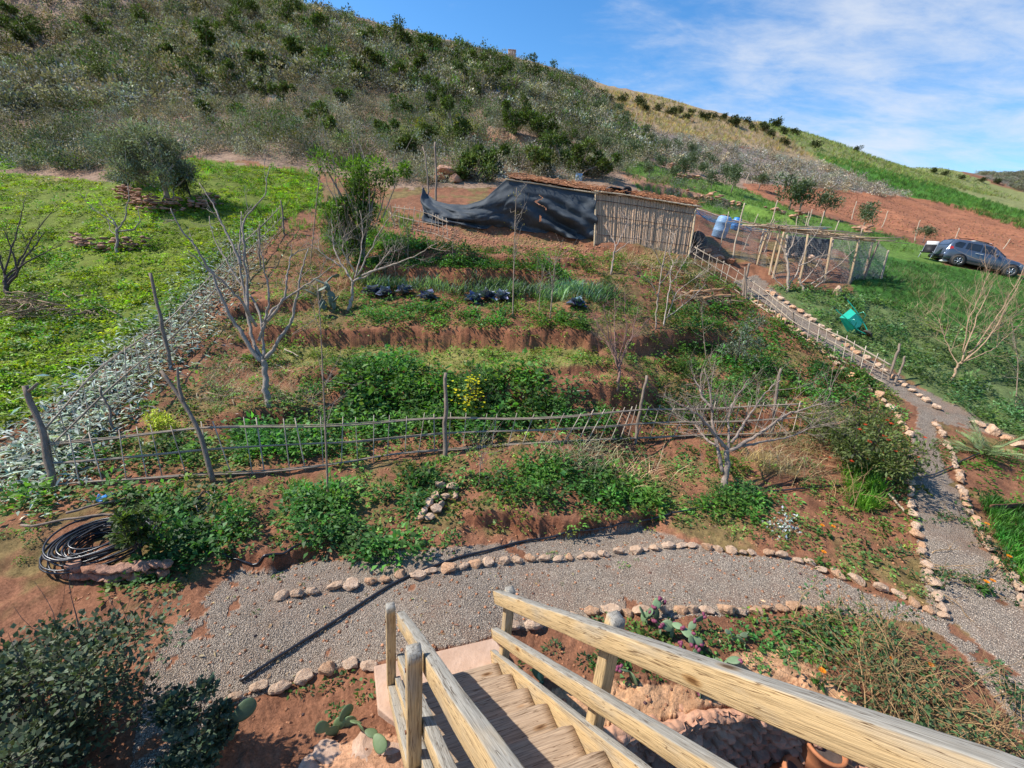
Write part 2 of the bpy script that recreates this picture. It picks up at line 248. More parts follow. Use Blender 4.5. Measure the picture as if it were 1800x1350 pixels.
M = dict(ground=ground_mat(), rail=wood_mat('weathered_wood', (.63, .44, .22), (.42, .39, .33)), tread=wood_mat('tread_wood', (.56, .36, .22), (.50, .36, .24), .5),
 stone=plain('limestone', (.74, .52, .35), (.50, .31, .19), 5, bmp=.9, bscale=14, tint=True, dist=.04), slab=plain('ochre_concrete', (.60, .41, .29), (.42, .26, .17), 4.5, bmp=.5, bscale=30),
 rock=plain('ochre_rock', (.55, .31, .19), (.33, .16, .10), 3, bmp=.7, bscale=9, tint=True, dist=.05), redstone=plain('red_stone', (.46, .25, .16), (.26, .13, .085), 5, bmp=.7, bscale=12, tint=True),
 bark=plain('grey_bark', (.40, .33, .265), (.21, .165, .125), 20, bmp=.5, stretch=(1, 1, .3), tint=True), redbark=plain('red_bark', (.30, .17, .13), (.18, .11, .09), 20, bmp=.3), darkbark=plain('dark_bark', (.12, .09, .075), (.06, .045, .04), 14, bmp=.5),
 pale=plain('pale_twig', (.50, .40, .28), (.34, .26, .18), 16, bmp=.3, tint=True), pole=plain('weathered_pole', (.30, .225, .165), (.15, .11, .08), 18, bmp=.4, stretch=(1, 1, .2)), cane=plain('dry_cane', (.50, .41, .31), (.30, .24, .18), 12, bmp=.2, tint=True),
 hose=plain('black_hose', (.022, .023, .027), (.014, .014, .017), 5, rough=.32, spec=.6, bmp=.05), reed=plain('reed_wall', (.72, .53, .37), (.48, .34, .23), 14, bmp=.5, stretch=(6, 6, .5), tint=True), thatch=plain('dry_thatch', (.45, .31, .2), (.24, .14, .09), 12, tint=True),
 leaf=leafy('leaf', (1, 1, 1)), dull=leafy('dull_leaf', (1, 1, 1), .12, .7, .15), waxy=leafy('waxy_leaf', (1, 1, 1), .12, .6, .25), petal=leafy('petal', (1, 1, 1), .3, .6),
 white=plain('chalky_white', (.78, .76, .72), (.62, .6, .56), 4, bmp=.1), terracotta=plain('terracotta', (.5, .2, .09), (.38, .14, .06), 5, bmp=.15), steel=plain('galvanised_wire', (.3, .31, .3), (.2, .2, .2), 6, rough=.5, bmp=0, metal=.4),
 paint=plain('slate_blue_paint', (.10, .13, .18), (.09, .12, .165), 3, rough=.22, spec=.6, bmp=0, metal=.35), glass=plain('dark_glass', (.03, .035, .04), (.015, .018, .02), 2, rough=.06, spec=.9, bmp=0), blackp=plain('black_plastic', (.02, .02, .022), (.014, .014, .015), 6, rough=.6, bmp=.1), rubber=plain('dusty_rubber', (.10, .085, .07), (.05, .045, .04), 9, rough=.9, bmp=.3), alloy=plain('alloy', (.55, .56, .58), (.45, .46, .48), 4, rough=.35, metal=.7, bmp=0),
 red=plain('red_plastic', (.45, .03, .025), (.36, .02, .02), 4, rough=.3, bmp=0), lamp=plain('clear_lamp', (.7, .72, .75), (.6, .62, .65), 4, rough=.12, spec=.8, bmp=0), green=plain('green_enamel', (.01, .42, .28), (.01, .36, .24), 3, rough=.3, spec=.6, bmp=.05), blue=plain('blue_plastic', (.06, .26, .62), (.05, .2, .5), 4, rough=.4, bmp=.1), paleblue=plain('pale_blue_plastic', (.26, .42, .62), (.18, .32, .5), 9, rough=.45, bmp=.3), rust=plain('rusty_iron', (.2, .085, .045), (.1, .045, .03), 9, bmp=.3), orange=plain('orange_wood', (.48, .27, .13), (.3, .15, .07), 6, bmp=.4))

# ---------------------------------------------------------------- mesh helpers
COL = sc.collection
class MB:
    def __init__(s): s.v = []; s.q = []; s.t = []; s.c = []; s.n = 0
    def add(s, V, Q=None, T=None, col=(1, 1, 1)):
        V = np.asarray(V, float).reshape(-1, 3)
        if Q is not None and len(Q): s.q.append(np.asarray(Q, int).reshape(-1, 4)+s.n)
        if T is not None and len(T): s.t.append(np.asarray(T, int).reshape(-1, 3)+s.n)
        col = np.asarray(col, float); s.c.append(np.broadcast_to(col, (len(V), 3)) if col.ndim == 1 else col); s.v.append(V); s.n += len(V); return s
    def tube(s, P, r, k=6, col=(1, 1, 1), cap=True):
        P = np.asarray(P, float); n = len(P); r = np.broadcast_to(np.asarray(r, float), (n,)); T = np.gradient(P, axis=0); T /= np.linalg.norm(T, axis=1)[:, None]+1e-9
        ref = np.array([0, 0, 1.]) if abs(T[0, 2]) < .9 else np.array([1., 0, 0]); N = np.cross(T, ref); N /= np.linalg.norm(N, axis=1)[:, None]+1e-9; B = np.cross(T, N)
        a = np.arange(k)/k*2*math.pi; V = P[:, None]+r[:, None, None]*(N[:, None]*np.cos(a)[None, :, None]+B[:, None]*np.sin(a)[None, :, None])
        i = np.arange(n-1)[:, None]; j = np.arange(k)[None]; j2 = (j+1) % k; Q = np.stack([i*k+j, i*k+j2, (i+1)*k+j2, (i+1)*k+j], -1).reshape(-1, 4)
        V = V.reshape(-1, 3); Tr = None
        if cap: V = np.vstack([V, P[0], P[-1]]); jj = np.arange(k); Tr = np.vstack([np.stack([(jj+1) % k, jj, np.full(k, n*k)], 1), np.stack([(n-1)*k+jj, (n-1)*k+(jj+1) % k, np.full(k, n*k+1)], 1)])
        return s.add(V, Q, Tr, col)
    def box(s, c, d, R=None, col=(1, 1, 1)):
        d = np.asarray(d, float)/2; V = np.array([[x, y, z] for x in (-1, 1) for y in (-1, 1) for z in (-1, 1)])*d
        if R is not None: V = V @ np.asarray(R).T
        return s.add(V+np.asarray(c, float), [[0, 1, 3, 2], [4, 6, 7, 5], [0, 4, 5, 1], [2, 3, 7, 6], [0, 2, 6, 4], [1, 5, 7, 3]], None, col)
    def build(s, name, mat, parent=None, smooth=False, bevel=0, org=None, **props):
        V = np.concatenate(s.v);
        if org is not None: V = V-np.asarray(org, float)
        me = bpy.data.meshes.new(name); q = np.concatenate(s.q) if s.q else np.zeros((0, 4), int); t = np.concatenate(s.t) if s.t else np.zeros((0, 3), int)
        me.vertices.add(len(V)); me.vertices.foreach_set('co', V.astype(np.float32).ravel()); li = np.concatenate([q.ravel(), t.ravel()]); me.loops.add(len(li)); me.loops.foreach_set('vertex_index', li.astype(np.int32))
        npn = len(q)+len(t); me.polygons.add(npn); ls = np.concatenate([np.arange(len(q))*4, len(q)*4+np.arange(len(t))*3]); me.polygons.foreach_set('loop_start', ls.astype(np.int32))
        me.update(calc_edges=True); at = me.color_attributes.new('tint', 'FLOAT_COLOR', 'POINT'); c = np.concatenate(s.c); at.data.foreach_set('color', np.hstack([c, np.ones((len(c), 1))]).astype(np.float32).ravel())
        if smooth: me.polygons.foreach_set('use_smooth', np.ones(npn, bool))
        me.materials.append(M[mat] if isinstance(mat, str) else mat); o = link(name, me, parent, bevel, **props)
        if org is not None and not parent: o.location = tuple(org)
        return o
def link(name, me, parent=None, bevel=0, **props):
    o = bpy.data.objects.new(name, me); COL.objects.link(o)
    if parent: o.parent = parent
    if bevel: b = o.modifiers.new('bevel', 'BEVEL'); b.width = bevel; b.segments = 2; b.limit_method = 'ANGLE'
    for k, v in props.items(): o[k] = v
    return o
def empty(name, loc, label, category, group=None, rz=0):
    o = bpy.data.objects.new(name, None); COL.objects.link(o); o.location = tuple(loc); o.rotation_euler = (0, 0, rz); o.empty_display_size = .1; o['label'] = label; o['category'] = category
    if group: o['group'] = group
    return o
def tag(o, label, category, group=None):
    o['label'] = label; o['category'] = category
    if group: o['group'] = group
    return o
def beam(name, p0, p1, w, h, mat, parent, bevel=.008, up=(0, 0, 1), **props):
    """a squared timber whose local X runs along its length; w across, h along 'up'"""
    p0 = Vector(p0); p1 = Vector(p1); d = p1-p0; x = d.normalized(); u = Vector(up); y = u.cross(x).normalized(); z = x.cross(y)
    b = MB(); L = d.length; n = max(6, int(L/.06)); rr = min(w, h)*.11; K = [(sx*(w/2-rr)+rr*math.cos(a), sz*(h/2-rr)+rr*math.sin(a)) for sx, sz, a0 in ((1, 1, 0), (-1, 1, .5), (-1, -1, 1), (1, -1, 1.5)) for a in (a0*math.pi, (a0+.25)*math.pi, (a0+.5)*math.pi)]
    S = np.linspace(0, L, n); K = np.array(K); sd = rng.random()*90; V = np.stack([S[:, None]+0*K[None, :, 0], K[None, :, 0]*(1+fbm(S*2.2+sd, S*0+3, 3, 7)[:, None]*.10)+fbm(S*1.1+sd, S*0+9, 2, 8)[:, None]*.012, K[None, :, 1]*(1+fbm(S*2.5+sd, S*0+6, 3, 9)[:, None]*.08)+fbm(S*1.3+sd, S*0+5, 2, 5)[:, None]*.010], -1); V[0, :, 1:] *= .93; V[-1, :, 1:] *= .93
    m_ = 12; i = np.arange(n-1)[:, None]; j = np.arange(m_)[None]; j2 = (j+1) % m_; Q = np.stack([i*m_+j, i*m_+j2, (i+1)*m_+j2, (i+1)*m_+j], -1).reshape(-1, 4)[:, ::-1]; V = np.vstack([V.reshape(-1, 3), [[-.004, 0, 0], [L+.004, 0, 0]]]); jj = np.arange(m_); T = np.vstack([np.stack([jj, (jj+1) % m_, np.full(m_, n*m_)], 1)[:, ::1], np.stack([(n-1)*m_+(jj+1) % m_, (n-1)*m_+jj, np.full(m_, n*m_+1)], 1)])
    b.add(V, Q, T); o = b.build(name, mat, parent, smooth=mat is M['rail'], **props)
    Mx = Matrix((x, y, z)).transposed().to_4x4(); Mx.translation = p0
    o.matrix_basis = Mx if not parent else parent.matrix_basis.inverted() @ Mx; return o
def local(parent, P): return np.asarray(P)-np.array(parent.location)
def smoothline(P, n):
    P = np.asarray(P, float); t = np.concatenate([[0], np.cumsum(np.linalg.norm(np.diff(P, axis=0), axis=1))]); tt = np.linspace(0, t[-1], n); out = np.stack([np.interp(tt, t, P[:, i]) for i in range(P.shape[1])], 1)
    for _ in range(2): out[1:-1] = (out[:-2]+2*out[1:-1]+out[2:])/4
    return out

# ================================================================ THE SETTING: ground sheet
SOIL = (.265, .12, .065)
ZONES = [ # pixel outline in the photo, colour, raggedness
 ([(-80,-80),(1000,-80),(1160,150),(1240,240),(1420,300),(1600,350),(1340,330),(1230,330),(1080,345),(900,330),(690,330),(560,300),(330,275),(180,320),(-80,300)], (.30,.20,.135), .5),
 ([(1020,130),(1160,140),(1260,180),(1340,195),(1420,262),(1460,300),(1330,262),(1200,240),(1090,215)], (.35,.25,.14), .1),
 ([(1280,190),(1400,180),(1600,240),(1700,308),(1900,370),(1900,420),(1800,385),(1600,335),(1450,290),(1380,240)], (.24,.25,.09), .15),
 ([(1420,268),(1500,282),(1650,325),(1800,372),(1900,410),(1900,440),(1700,375),(1560,335)], (.08,.20,.025), .15),
 ([(1560,225),(1640,286),(1720,308),(1900,372),(1900,230)], (.20,.17,.13), .1),
 ([(1100,225),(1250,248),(1400,280),(1500,308),(1600,348),(1400,330),(1250,305),(1120,270)], (.26,.20,.16), .3),
 ([(1300,322),(1420,328),(1560,342),(1640,352),(1800,385),(1900,410),(1900,480),(1780,470),(1660,425),(1560,412),(1450,375),(1340,350)], (.34,.14,.07), .15),
 ([(1060,265),(1180,300),(1300,330),(1400,372),(1520,400),(1640,440),(1660,470),(1500,450),(1330,400),(1220,360),(1120,330)], (.13,.22,.04), .5),
 ([(880,155),(1000,170),(1120,230),(1080,280),(950,220)], (.19,.20,.09), .5),
 ([(700,205),(820,210),(850,240),(760,255),(700,235)], (.17,.20,.03), .5),
 ([(-80,300),(100,310),(200,320),(340,278),(560,305),(570,360),(500,385),(470,420),(400,450),(330,540),(250,590),(130,690),(-80,800)], (.15,.19,.03), .35),
 ([(0,250),(90,262),(70,290),(-60,300)], (.16,.27,.03), .4), ([(820,228),(900,240),(1060,258),(1060,272),(900,262),(820,250)], (.40,.20,.12), .3), ([(430,35),(560,30),(640,55),(760,88),(880,112),(870,124),(700,92),(560,62)], (.44,.26,.17), .4), ([(1090,300),(1250,345),(1240,356),(1100,316)], (.38,.2,.12), .3),
 ([(1490,440),(1650,465),(1800,485),(1900,500),(1900,620),(1640,570),(1500,520)], (.06,.16,.025), .2),
 ([(1350,500),(1500,515),(1640,560),(1900,610),(1900,800),(1740,745),(1600,670),(1460,590)], (.13,.17,.06), .4),
 ([(480,610),(600,602),(1040,604),(1060,640),(800,650),(520,645)], (.24,.22,.07), .4),
 ([(925,1230),(1010,1192),(1100,1196),(1180,1208),(1250,1195),(1290,1150),(1380,1140),(1450,1185),(1520,1240),(1660,1350),(1500,1260),(1330,1236),(1170,1275),(1060,1292),(1000,1345)], (.60,.34,.18), .3),
 ([(560,1330),(660,1290),(760,1300),(760,1420),(480,1420)], (.55,.30,.17), .2)]
def build_ground():
    n1 = fbm(GX*.9, GY*.9, 5, 21); n2 = fbm(GX*.35, GY*.35, 4, 22); n3 = fbm(GX*4, GY*4, 4, 23)
    C = np.ones(GX.shape+(3,))*np.array(SOIL); C *= (1+n2*.5+n1*.35)[..., None]
    dr = np.gradient(GZ, axis=1)/np.maximum(np.gradient(RHO, axis=1), 1e-6); dt = np.gradient(GZ, axis=0)/np.maximum(np.gradient(THA)[:, None]*RHO, 1e-6); bank = sstep(.62, 1.1, np.hypot(dr, dt))*(RHO < 26)*(RHO > 3.6)
    moss = sstep(.02, .16, n1+n3*.4)*(RHO < 40)*(RHO > 5.2)*(1-bank); C = C*(1-.48*moss[..., None])+.48*moss[..., None]*np.array((.13, .17, .05))
    for poly, col, rag in ZONES:
        x, y = wob(rag); m = inpoly(x, y, poly) & PD2; C[m] = np.array(col)*(1+n1[m]*.5+n3[m]*.25)[..., None]
    bk = bank[..., None]*(PITM < .05)[..., None]*(~GRM)[..., None]*.85; C = C*(1-bk)+bk*np.array((.25, .10, .052))*(1+n3*.6)[..., None]
    hill = RHO > 24; bare = sstep(.12, .24, fbm(GX*.12, GY*.3, 4, 31))*hill*(PX < 1150); C = C*(1-bare[..., None])+bare[..., None]*np.array((.36, .2, .12))
    tr = ((np.abs(PX-270) < 95) & (np.abs(PY-205-(PX-270)*.12) < 13)) & PD2; C[tr] = C[tr]*.3+.7*np.array((.52, .36, .24))
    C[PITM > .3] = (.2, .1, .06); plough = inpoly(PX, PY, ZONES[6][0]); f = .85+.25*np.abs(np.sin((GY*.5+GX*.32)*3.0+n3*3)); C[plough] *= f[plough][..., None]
    GR = GRM*1.; # gravel thins out towards the bare dirt on the left
    GR *= np.where(PX < 420, (fbm(GX*7, GY*7, 3, 41)+.5 > np.clip((420-PX)/330+np.clip((1150-PY)/260, -.5, .3), 0, 1.2)), 1)*(fbm(GX*3, GY*3, 3, 43) > -.3)
    V = np.stack([GX, GY, GZ], -1).reshape(-1, 3); a, b = GX.shape; i = np.arange(a-1)[:, None]; j = np.arange(b-1)[None]; Q = np.stack([i*b+j, i*b+j+1, (i+1)*b+j+1, (i+1)*b+j], -1).reshape(-1, 4)
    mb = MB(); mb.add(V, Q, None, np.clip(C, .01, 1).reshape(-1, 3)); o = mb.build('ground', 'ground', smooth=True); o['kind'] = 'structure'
    at = o.data.attributes.new('gravel', 'FLOAT', 'POINT'); at.data.foreach_set('value', GR.astype(np.float32).ravel()); return GR
GR = build_ground()

# ================================================================ foliage scattering
def cells(poly, dens, r0=1e9, rag=.15, patch=None, pscale=.8, seed=0, dmax=1e9, notpit=True):
    """ground points inside an outline, dens per square metre (thinning with distance beyond r0)"""
    x, y = wob(rag); m = inpoly(x, y, poly) & VIS & (RHO < dmax)
    if notpit: m &= (PITM < .05)
    w = AREA*dens*np.minimum(1, r0/RHO)*m
    if patch is not None: w = w*sstep(patch-.06, patch+.06, fbm(GX*pscale, GY*pscale, 4, 50+seed)+.5)
    w = w.ravel(); n = int(w.sum())
    if n < 1: return np.zeros((0, 3))
    k = rng.choice(len(w), n, p=w/w.sum()); dth = np.gradient(THA)[k // len(LA)]; dl = np.gradient(LA)[k % len(LA)]
    th = THA[k // len(LA)]+(rng.random(n)-.5)*dth; l = LA[k % len(LA)]+(rng.random(n)-.5)*dl; X = np.exp(l)*np.sin(th); Y = np.exp(l)*np.cos(th); return np.stack([X, Y, gz(X, Y)], 1)
def inst(mb, T, P, S, rz=None, tint=None, squash=None, lean=None):
    """stamp template T=(V,Q,C) at points P with sizes S"""
    V, Q, C = T; n = len(P)
    if not n: return
    rz = rng.random(n)*6.283 if rz is None else np.broadcast_to(rz, (n,)); c, s = np.cos(rz), np.sin(rz); S = np.broadcast_to(S, (n,)); sq = np.ones(n) if squash is None else squash
    X = (V[None, :, 0]*c[:, None]-V[None, :, 1]*s[:, None])*S[:, None]; Y = (V[None, :, 0]*s[:, None]+V[None, :, 1]*c[:, None])*S[:, None]; Z = np.broadcast_to(V[None, :, 2], X.shape)*(S*sq)[:, None]
    if lean is not None: X = X+Z*lean[:, :1]; Y = Y+Z*lean[:, 1:2]
    W = np.stack([X, Y, Z], -1)+P[:, None]; Qs = Q[None]+(np.arange(n)*len(V))[:, None, None]
    t = np.ones((n, 3)) if tint is None else tint; mb.add(W.reshape(-1, 3), Qs.reshape(-1, Q.shape[1]) if Q.shape[1] == 4 else None, Qs.reshape(-1, 3) if Q.shape[1] == 3 else None, (C[None]*t[:, None]).reshape(-1, 3))
def leaves(base, dirv, length, width, fold=.3, r=rng):
    """one folded quad per leaf: base, left, tip, right"""
    n = len(base); d = dirv/(np.linalg.norm(dirv, axis=1)[:, None]+1e-9); up = np.tile([0, 0, 1.], (n, 1))+r.normal(0, .35, (n, 3)); sd = np.cross(d, up); sd /= np.linalg.norm(sd, axis=1)[:, None]+1e-9; nn = np.cross(sd, d)
    L = np.broadcast_to(length, (n,))[:, None]; W = np.broadcast_to(width, (n,))[:, None]; mid = base+d*L*.48
    V = np.stack([base, mid-sd*W/2+nn*W*fold, base+d*L-nn*L*.12, mid+sd*W/2+nn*W*fold], 1).reshape(-1, 3); return V, np.arange(n*4).reshape(-1, 4)
def ttint(n, base, var=.25, hue=.1):
    t = np.array(base)[None]*(1+rng.normal(0, var, (n, 1))); t = t*(1+rng.normal(0, hue, (n, 3))); return np.clip(t, .008, .9)
def T_weed(n=26, h=.55, leaf=.22, wid=.62, up=.5, seed=0, shade=.25):
    r = np.random.default_rng(seed); a = r.random(n)*6.283; q = r.random(n)**.6; z = h*(1-q**2)*(.35+.65*r.random(n)); B = np.stack([np.cos(a)*q*.42, np.sin(a)*q*.42, z], 1)
    D = np.stack([np.cos(a+r.normal(0, .5, n)), np.sin(a+r.normal(0, .5, n)), up*r.normal(.6, .7, n)], 1); V, Q = leaves(B, D, leaf*(.6+r.random(n)*.8), leaf*wid*(.6+r.random(n)*.8), .22, r)
    C = np.repeat(1+r.normal(0, shade, (n, 1)), 4, 0)*np.ones((1, 3)); return V, Q, np.clip(C, .4, 1.9)
def T_grass(n=18, h=1., w=.05, spread=.35, seed=0):
    r = np.random.default_rng(seed); a = r.random(n)*6.283; b = np.stack([r.normal(0, spread*.4, n), r.normal(0, spread*.4, n), np.zeros(n)], 1); d = np.stack([np.cos(a)*spread, np.sin(a)*spread, np.ones(n)], 1)*(h*(.5+r.random((n, 1))*.6))
    s = np.stack([-np.sin(a), np.cos(a), 0*a], 1)*w; m = b+d*.6; t = b+d*np.array([1.5, 1.5, .92]); V = np.stack([b-s*.6, m-s*.5, t, m+s*.5], 1).reshape(-1, 3); return V, np.arange(n*4).reshape(-1, 4), np.repeat(1+r.normal(0, .2, (n, 1)), 4, 0)*np.ones((1, 3))
def T_bush(n=160, leaf=.1, wid=.4, lumps=7, flat=.75, upw=.5, seed=0, inner=.5):
    """crown of small leaves on several uneven clumps, unit radius, base at z=0"""
    r = np.random.default_rng(seed); lc = np.stack([r.normal(0, .42, lumps), r.normal(0, .42, lumps), r.uniform(.15, 1.25, lumps)*flat], 1); lr = r.uniform(.3, .55, lumps); k = r.integers(0, lumps, n)
    d = r.normal(size=(n, 3)); d /= np.linalg.norm(d, axis=1)[:, None]; rad = lr[k]*(inner+(1-inner)*r.random(n))*(1+r.normal(0, .14, n)); B = lc[k]+d*rad[:, None]; B[:, 2] = np.abs(B[:, 2])
    D = d*.7+np.array([0, 0, upw])+r.normal(0, .45, (n, 3)); V, Q = leaves(B, D, leaf*(.6+.8*r.random(n)), leaf*wid*(.7+.6*r.random(n)), .15, r)
    C = np.repeat((1+r.normal(0, .22, (n, 1)))*np.where(r.random((lumps, 1)) < .4, .85, 1.1)[k], 4, 0)*np.ones((1, 3)); return V, Q, np.clip(C, .4, 1.8)
def stuff(mb, name, mat, label, cat):
    if mb.n: o = mb.build(name, mat); o['kind'] = 'stuff'; o['label'] = label; o['category'] = cat; return o
WE = [T_weed(44, .6, .16, .6, .5, i) for i in range(6)]; WS = [T_weed(18, .3, .2, .6, .5, 20+i) for i in range(6)]; GT = [T_grass(16, 1, .05, .35, i) for i in range(4)]
FSTRIP = [(70,840),(600,800),(783,778),(1120,755),(1400,745),(1400,778),(1120,788),(783,814),(600,846),(80,876)]
def spread(mb, Ts, P, lo, hi, tint, var=.22, hue=.08, sq=(.8, 1.2), lean=0, bright=None):
    if lo >= .17 and len(P) and np.hypot(P[:, 0], P[:, 1]).min() < 12: x_, y_, _ = project(P); P = P[~(inpoly(x_, y_, FSTRIP) & (np.hypot(P[:, 0], P[:, 1]) < 14))]
    k = rng.integers(0, len(Ts), len(P))
    for i, T in enumerate(Ts):
        Q = P[k == i]; n = len(Q)
        if n: v1 = fbm(Q[:, 0]*.7, Q[:, 1]*.7, 3, 95)[:, None]; v2 = fbm(Q[:, 0]*1.6+9, Q[:, 1]*1.6, 3, 96)[:, None]; inst(mb, T, Q, rng.uniform(lo, hi, n), None, np.clip(ttint(n, tint, var, hue)*(1+v1*1.3)*np.hstack([1+v2*.55, 1+0*v2, 1-v2*.55]), .01, .9), rng.uniform(*sq, n), None if not lean else rng.normal(0, lean, (n, 2)))
COILX = [(80,920),(110,890),(170,875),(250,900),(275,950),(250,1000),(170,1022),(95,990)]
def nocoil(P):
    if not len(P): return P
    x, y, _ = project(P); return P[~inpoly(x, y, COILX)]

def vegetation():
    DG = (.078, .18, .04)
    mb = MB()
    for poly, dn, lo, hi in [([(600,650),(700,635),(780,670),(900,655),(1010,690),(1000,735),(830,750),(610,745)], 16, .4, .85), ([(400,755),(600,745),(800,742),(1000,735),(1110,735),(1110,765),(960,785),(780,800),(600,815),(420,830)], 15, .35, .62), ([(110,790),(350,775),(380,820),(350,850),(120,860)], 11, .3, .55),
      ([(505,885),(640,840),(760,840),(800,870),(740,915),(800,960),(700,985),(590,975),(500,930)], 17, .3, .55), ([(840,850),(960,805),(1150,850),(1160,915),(1090,895),(870,885)], 15, .3, .58), ([(1215,885),(1300,850),(1350,890),(1340,915),(1240,915)], 16, .3, .5), ([(40,870),(300,855),(440,900),(440,960),(290,1025),(245,1040),(220,990),(60,960)], 14, .28, .55),
      ([(640,550),(800,536),(900,550),(1060,566),(1040,582),(850,572),(640,568)], 13, .3, .5), ([(1130,570),(1300,520),(1400,590),(1560,680),(1480,720),(1250,680),(1150,640)], 6, .3, .65), ([(560,420),(640,405),(740,425),(850,450),(980,475),(1000,490),(800,470),(640,475)], 9, .3, .62),
      ([(1450,1100),(1560,1130),(1500,1180),(1400,1130)], 12, .2, .4), ([(580,790),(700,760),(900,800),(620,830)], 8, .3, .5), ([(1120,680),(1300,690),(1420,740),(1200,760),(1120,740)], 9, .25, .5)]:
        spread(mb, WE, nocoil(cells(poly, dn*2.0, patch=.34, pscale=1.1)), lo, hi*1.08, DG, .3, .1, (.7, 1.25))
    stuff(mb, 'broadleaf_crops', 'leaf', 'dark green leafy vegetables and weeds growing in the garden beds', 'garden plants')
    mb = MB(); spread(mb, WE, cells([(1350,502),(1480,512),(1640,560),(1860,600),(1860,800),(1740,745),(1600,662),(1470,590)], 15, 16, patch=.28, pscale=.9), .28, .6, (.13, .21, .085), .25, .08)
    stuff(mb, 'mallow_patch', 'leaf', 'pale green mallow weeds covering the slope beside the wheelbarrow', 'weeds')
    mb = MB(); P = cells([(-60,300),(100,312),(200,325),(340,282),(560,308),(565,355),(500,385),(470,420),(400,450),(330,540),(250,590),(130,690),(-60,800)], 60, 14, .3, patch=.34, pscale=.7)
    spread(mb, WS, P, .16, .42, (.22, .31, .018), .34, .12, (.6, 1.3)); spread(mb, WS, cells([(0,250),(90,262),(70,290),(-60,300)], 10), .4, .8, (.2, .33, .03)); 
    P = cells([(-60,300),(100,312),(340,282),(560,308),(470,420),(330,540),(130,690),(-60,800)], 5, 14, patch=.47, pscale=.7, seed=2); spread(mb, WE, P, .25, .6, (.09, .2, .035))
    stuff(mb, 'clover_meadow', 'leaf', 'bright yellow green clover and weeds carpeting the meadow left of the cane fence', 'meadow')
    mb = MB(); spread(mb, WS, nocoil(cells([(60,900),(110,800),(400,560),(480,420),(560,380),(800,430),(1210,445),(1320,520),(1560,680),(1610,760),(1640,1070),(1480,1010),(1200,935),(900,935),(700,960),(440,1000),(250,1060),(100,1000)], 30, 12, patch=.36, pscale=.9, seed=5)), .1, .36, (.14, .22, .05), .35, .12); spread(mb, WE, nocoil(cells([(300,700),(480,500),(560,420),(1210,460),(1320,520),(1560,680),(1600,800),(1560,850),(1300,830),(900,900),(420,860)], 6, 14, patch=.44, pscale=1.2, seed=15)), .22, .5, (.12, .21, .05), .3, .12)
    spread(mb, WS, cells(GRAVEL, 2.0, patch=.55, pscale=.8, seed=9), .06, .2, (.1, .2, .05)); spread(mb, WS, cells([(880,1120),(1000,1100),(1480,1080),(1520,1160),(1300,1170),(1100,1190),(950,1200)], 60, patch=.38, pscale=1.4, seed=3), .12, .32, (.10, .19, .04)); spread(mb, WE, cells([(880,1125),(1000,1105),(1480,1085),(1540,1180),(1300,1180),(1100,1190),(950,1205)], 9, patch=.45, pscale=1.4, seed=31), .14, .3, (.10, .17, .05)); spread(mb, WS, cells([(420,1240),(520,1200),(660,1180),(670,1290),(560,1300),(430,1330)], 22, patch=.45, pscale=1.6, seed=4), .1, .28, (.09, .18, .04))
    spread(mb, WS, cells([(1660,760),(1860,800),(1860,1100),(1790,1040),(1710,940),(1690,880)], 16, patch=.4, pscale=1.2, seed=7), .15, .4, (.08, .19, .03)); spread(mb, WS, cells([(20,1000),(300,1060),(200,1200),(20,1250)], 2.5, patch=.5, seed=8), .1, .25, (.1, .19, .04))
    stuff(mb, 'small_weeds', 'leaf', 'small low green weeds scattered over the red soil and gravel', 'weeds')
    mb = MB(); spread(mb, WS, cells([(480,608),(560,602),(900,606),(1050,606),(1070,642),(800,648),(500,645)], 70, patch=.33, pscale=1.2, seed=1), .06, .14, (.2, .26, .06), .2, .1); spread(mb, WS, cells([(640,500),(1060,530),(1100,560),(900,540),(660,520)], 14, patch=.4), .1, .25, (.1, .2, .05))
    stuff(mb, 'seedling_cover', 'leaf', 'thin pale green seedlings on the middle terrace below the earth bank', 'seedlings')
    mb = MB(); spread(mb, GT, cells([(1490,442),(1650,468),(1860,500),(1860,610),(1640,562),(1500,515)], 55, 16, .1, patch=.15), .10, .2, (.075, .15, .035), .2, .08); spread(mb, GT, cells([(1060,265),(1180,300),(1300,330),(1400,372),(1520,400),(1650,442),(1500,450),(1330,400),(1220,360),(1120,330)], 16, 24, .4, patch=.42), .12, .28, (.13, .22, .05))
    spread(mb, GT, cells([(1430,272),(1500,284),(1650,327),(1800,374),(1860,400),(1860,425),(1700,373),(1560,333)], 4, 50, .1), .4, .9, (.10, .20, .04)); spread(mb, GT, cells([(1320,210),(1400,214),(1560,264),(1700,310),(1800,355),(1600,320),(1450,285)], 2.5, 60, .1), .5, .9, (.25, .28, .1)); spread(mb, GT, cells([(1040,155),(1160,172),(1260,207),(1340,218),(1440,280),(1330,260),(1200,240),(1090,215)], 2.5, 60, .1), .5, .9, (.36, .28, .15))
    spread(mb, GT, cells([(1720,880),(1860,920),(1860,1080),(1770,1000)], 200, patch=.2), .12, .28, (.08, .24, .03)); spread(mb, GT, cells([(500,850),(600,850),(600,900),(500,905)], 60), .1, .26, (.09, .27, .04)); spread(mb, GT, cells([(1480,820),(1550,830),(1540,905),(1490,890)], 130), .15, .35, (.13, .28, .03)); spread(mb, GT, cells([(340,280),(560,305),(565,400),(470,420),(400,350)], 20, 14, patch=.4), .15, .35, (.15, .3, .03)); spread(mb, GT, cells([(580,350),(740,380),(700,440),(560,430)], 14, patch=.4), .2, .4, (.12, .26, .03))
    stuff(mb, 'grass', 'leaf', 'green grass and young cereal covering the slopes behind the coop', 'grass')
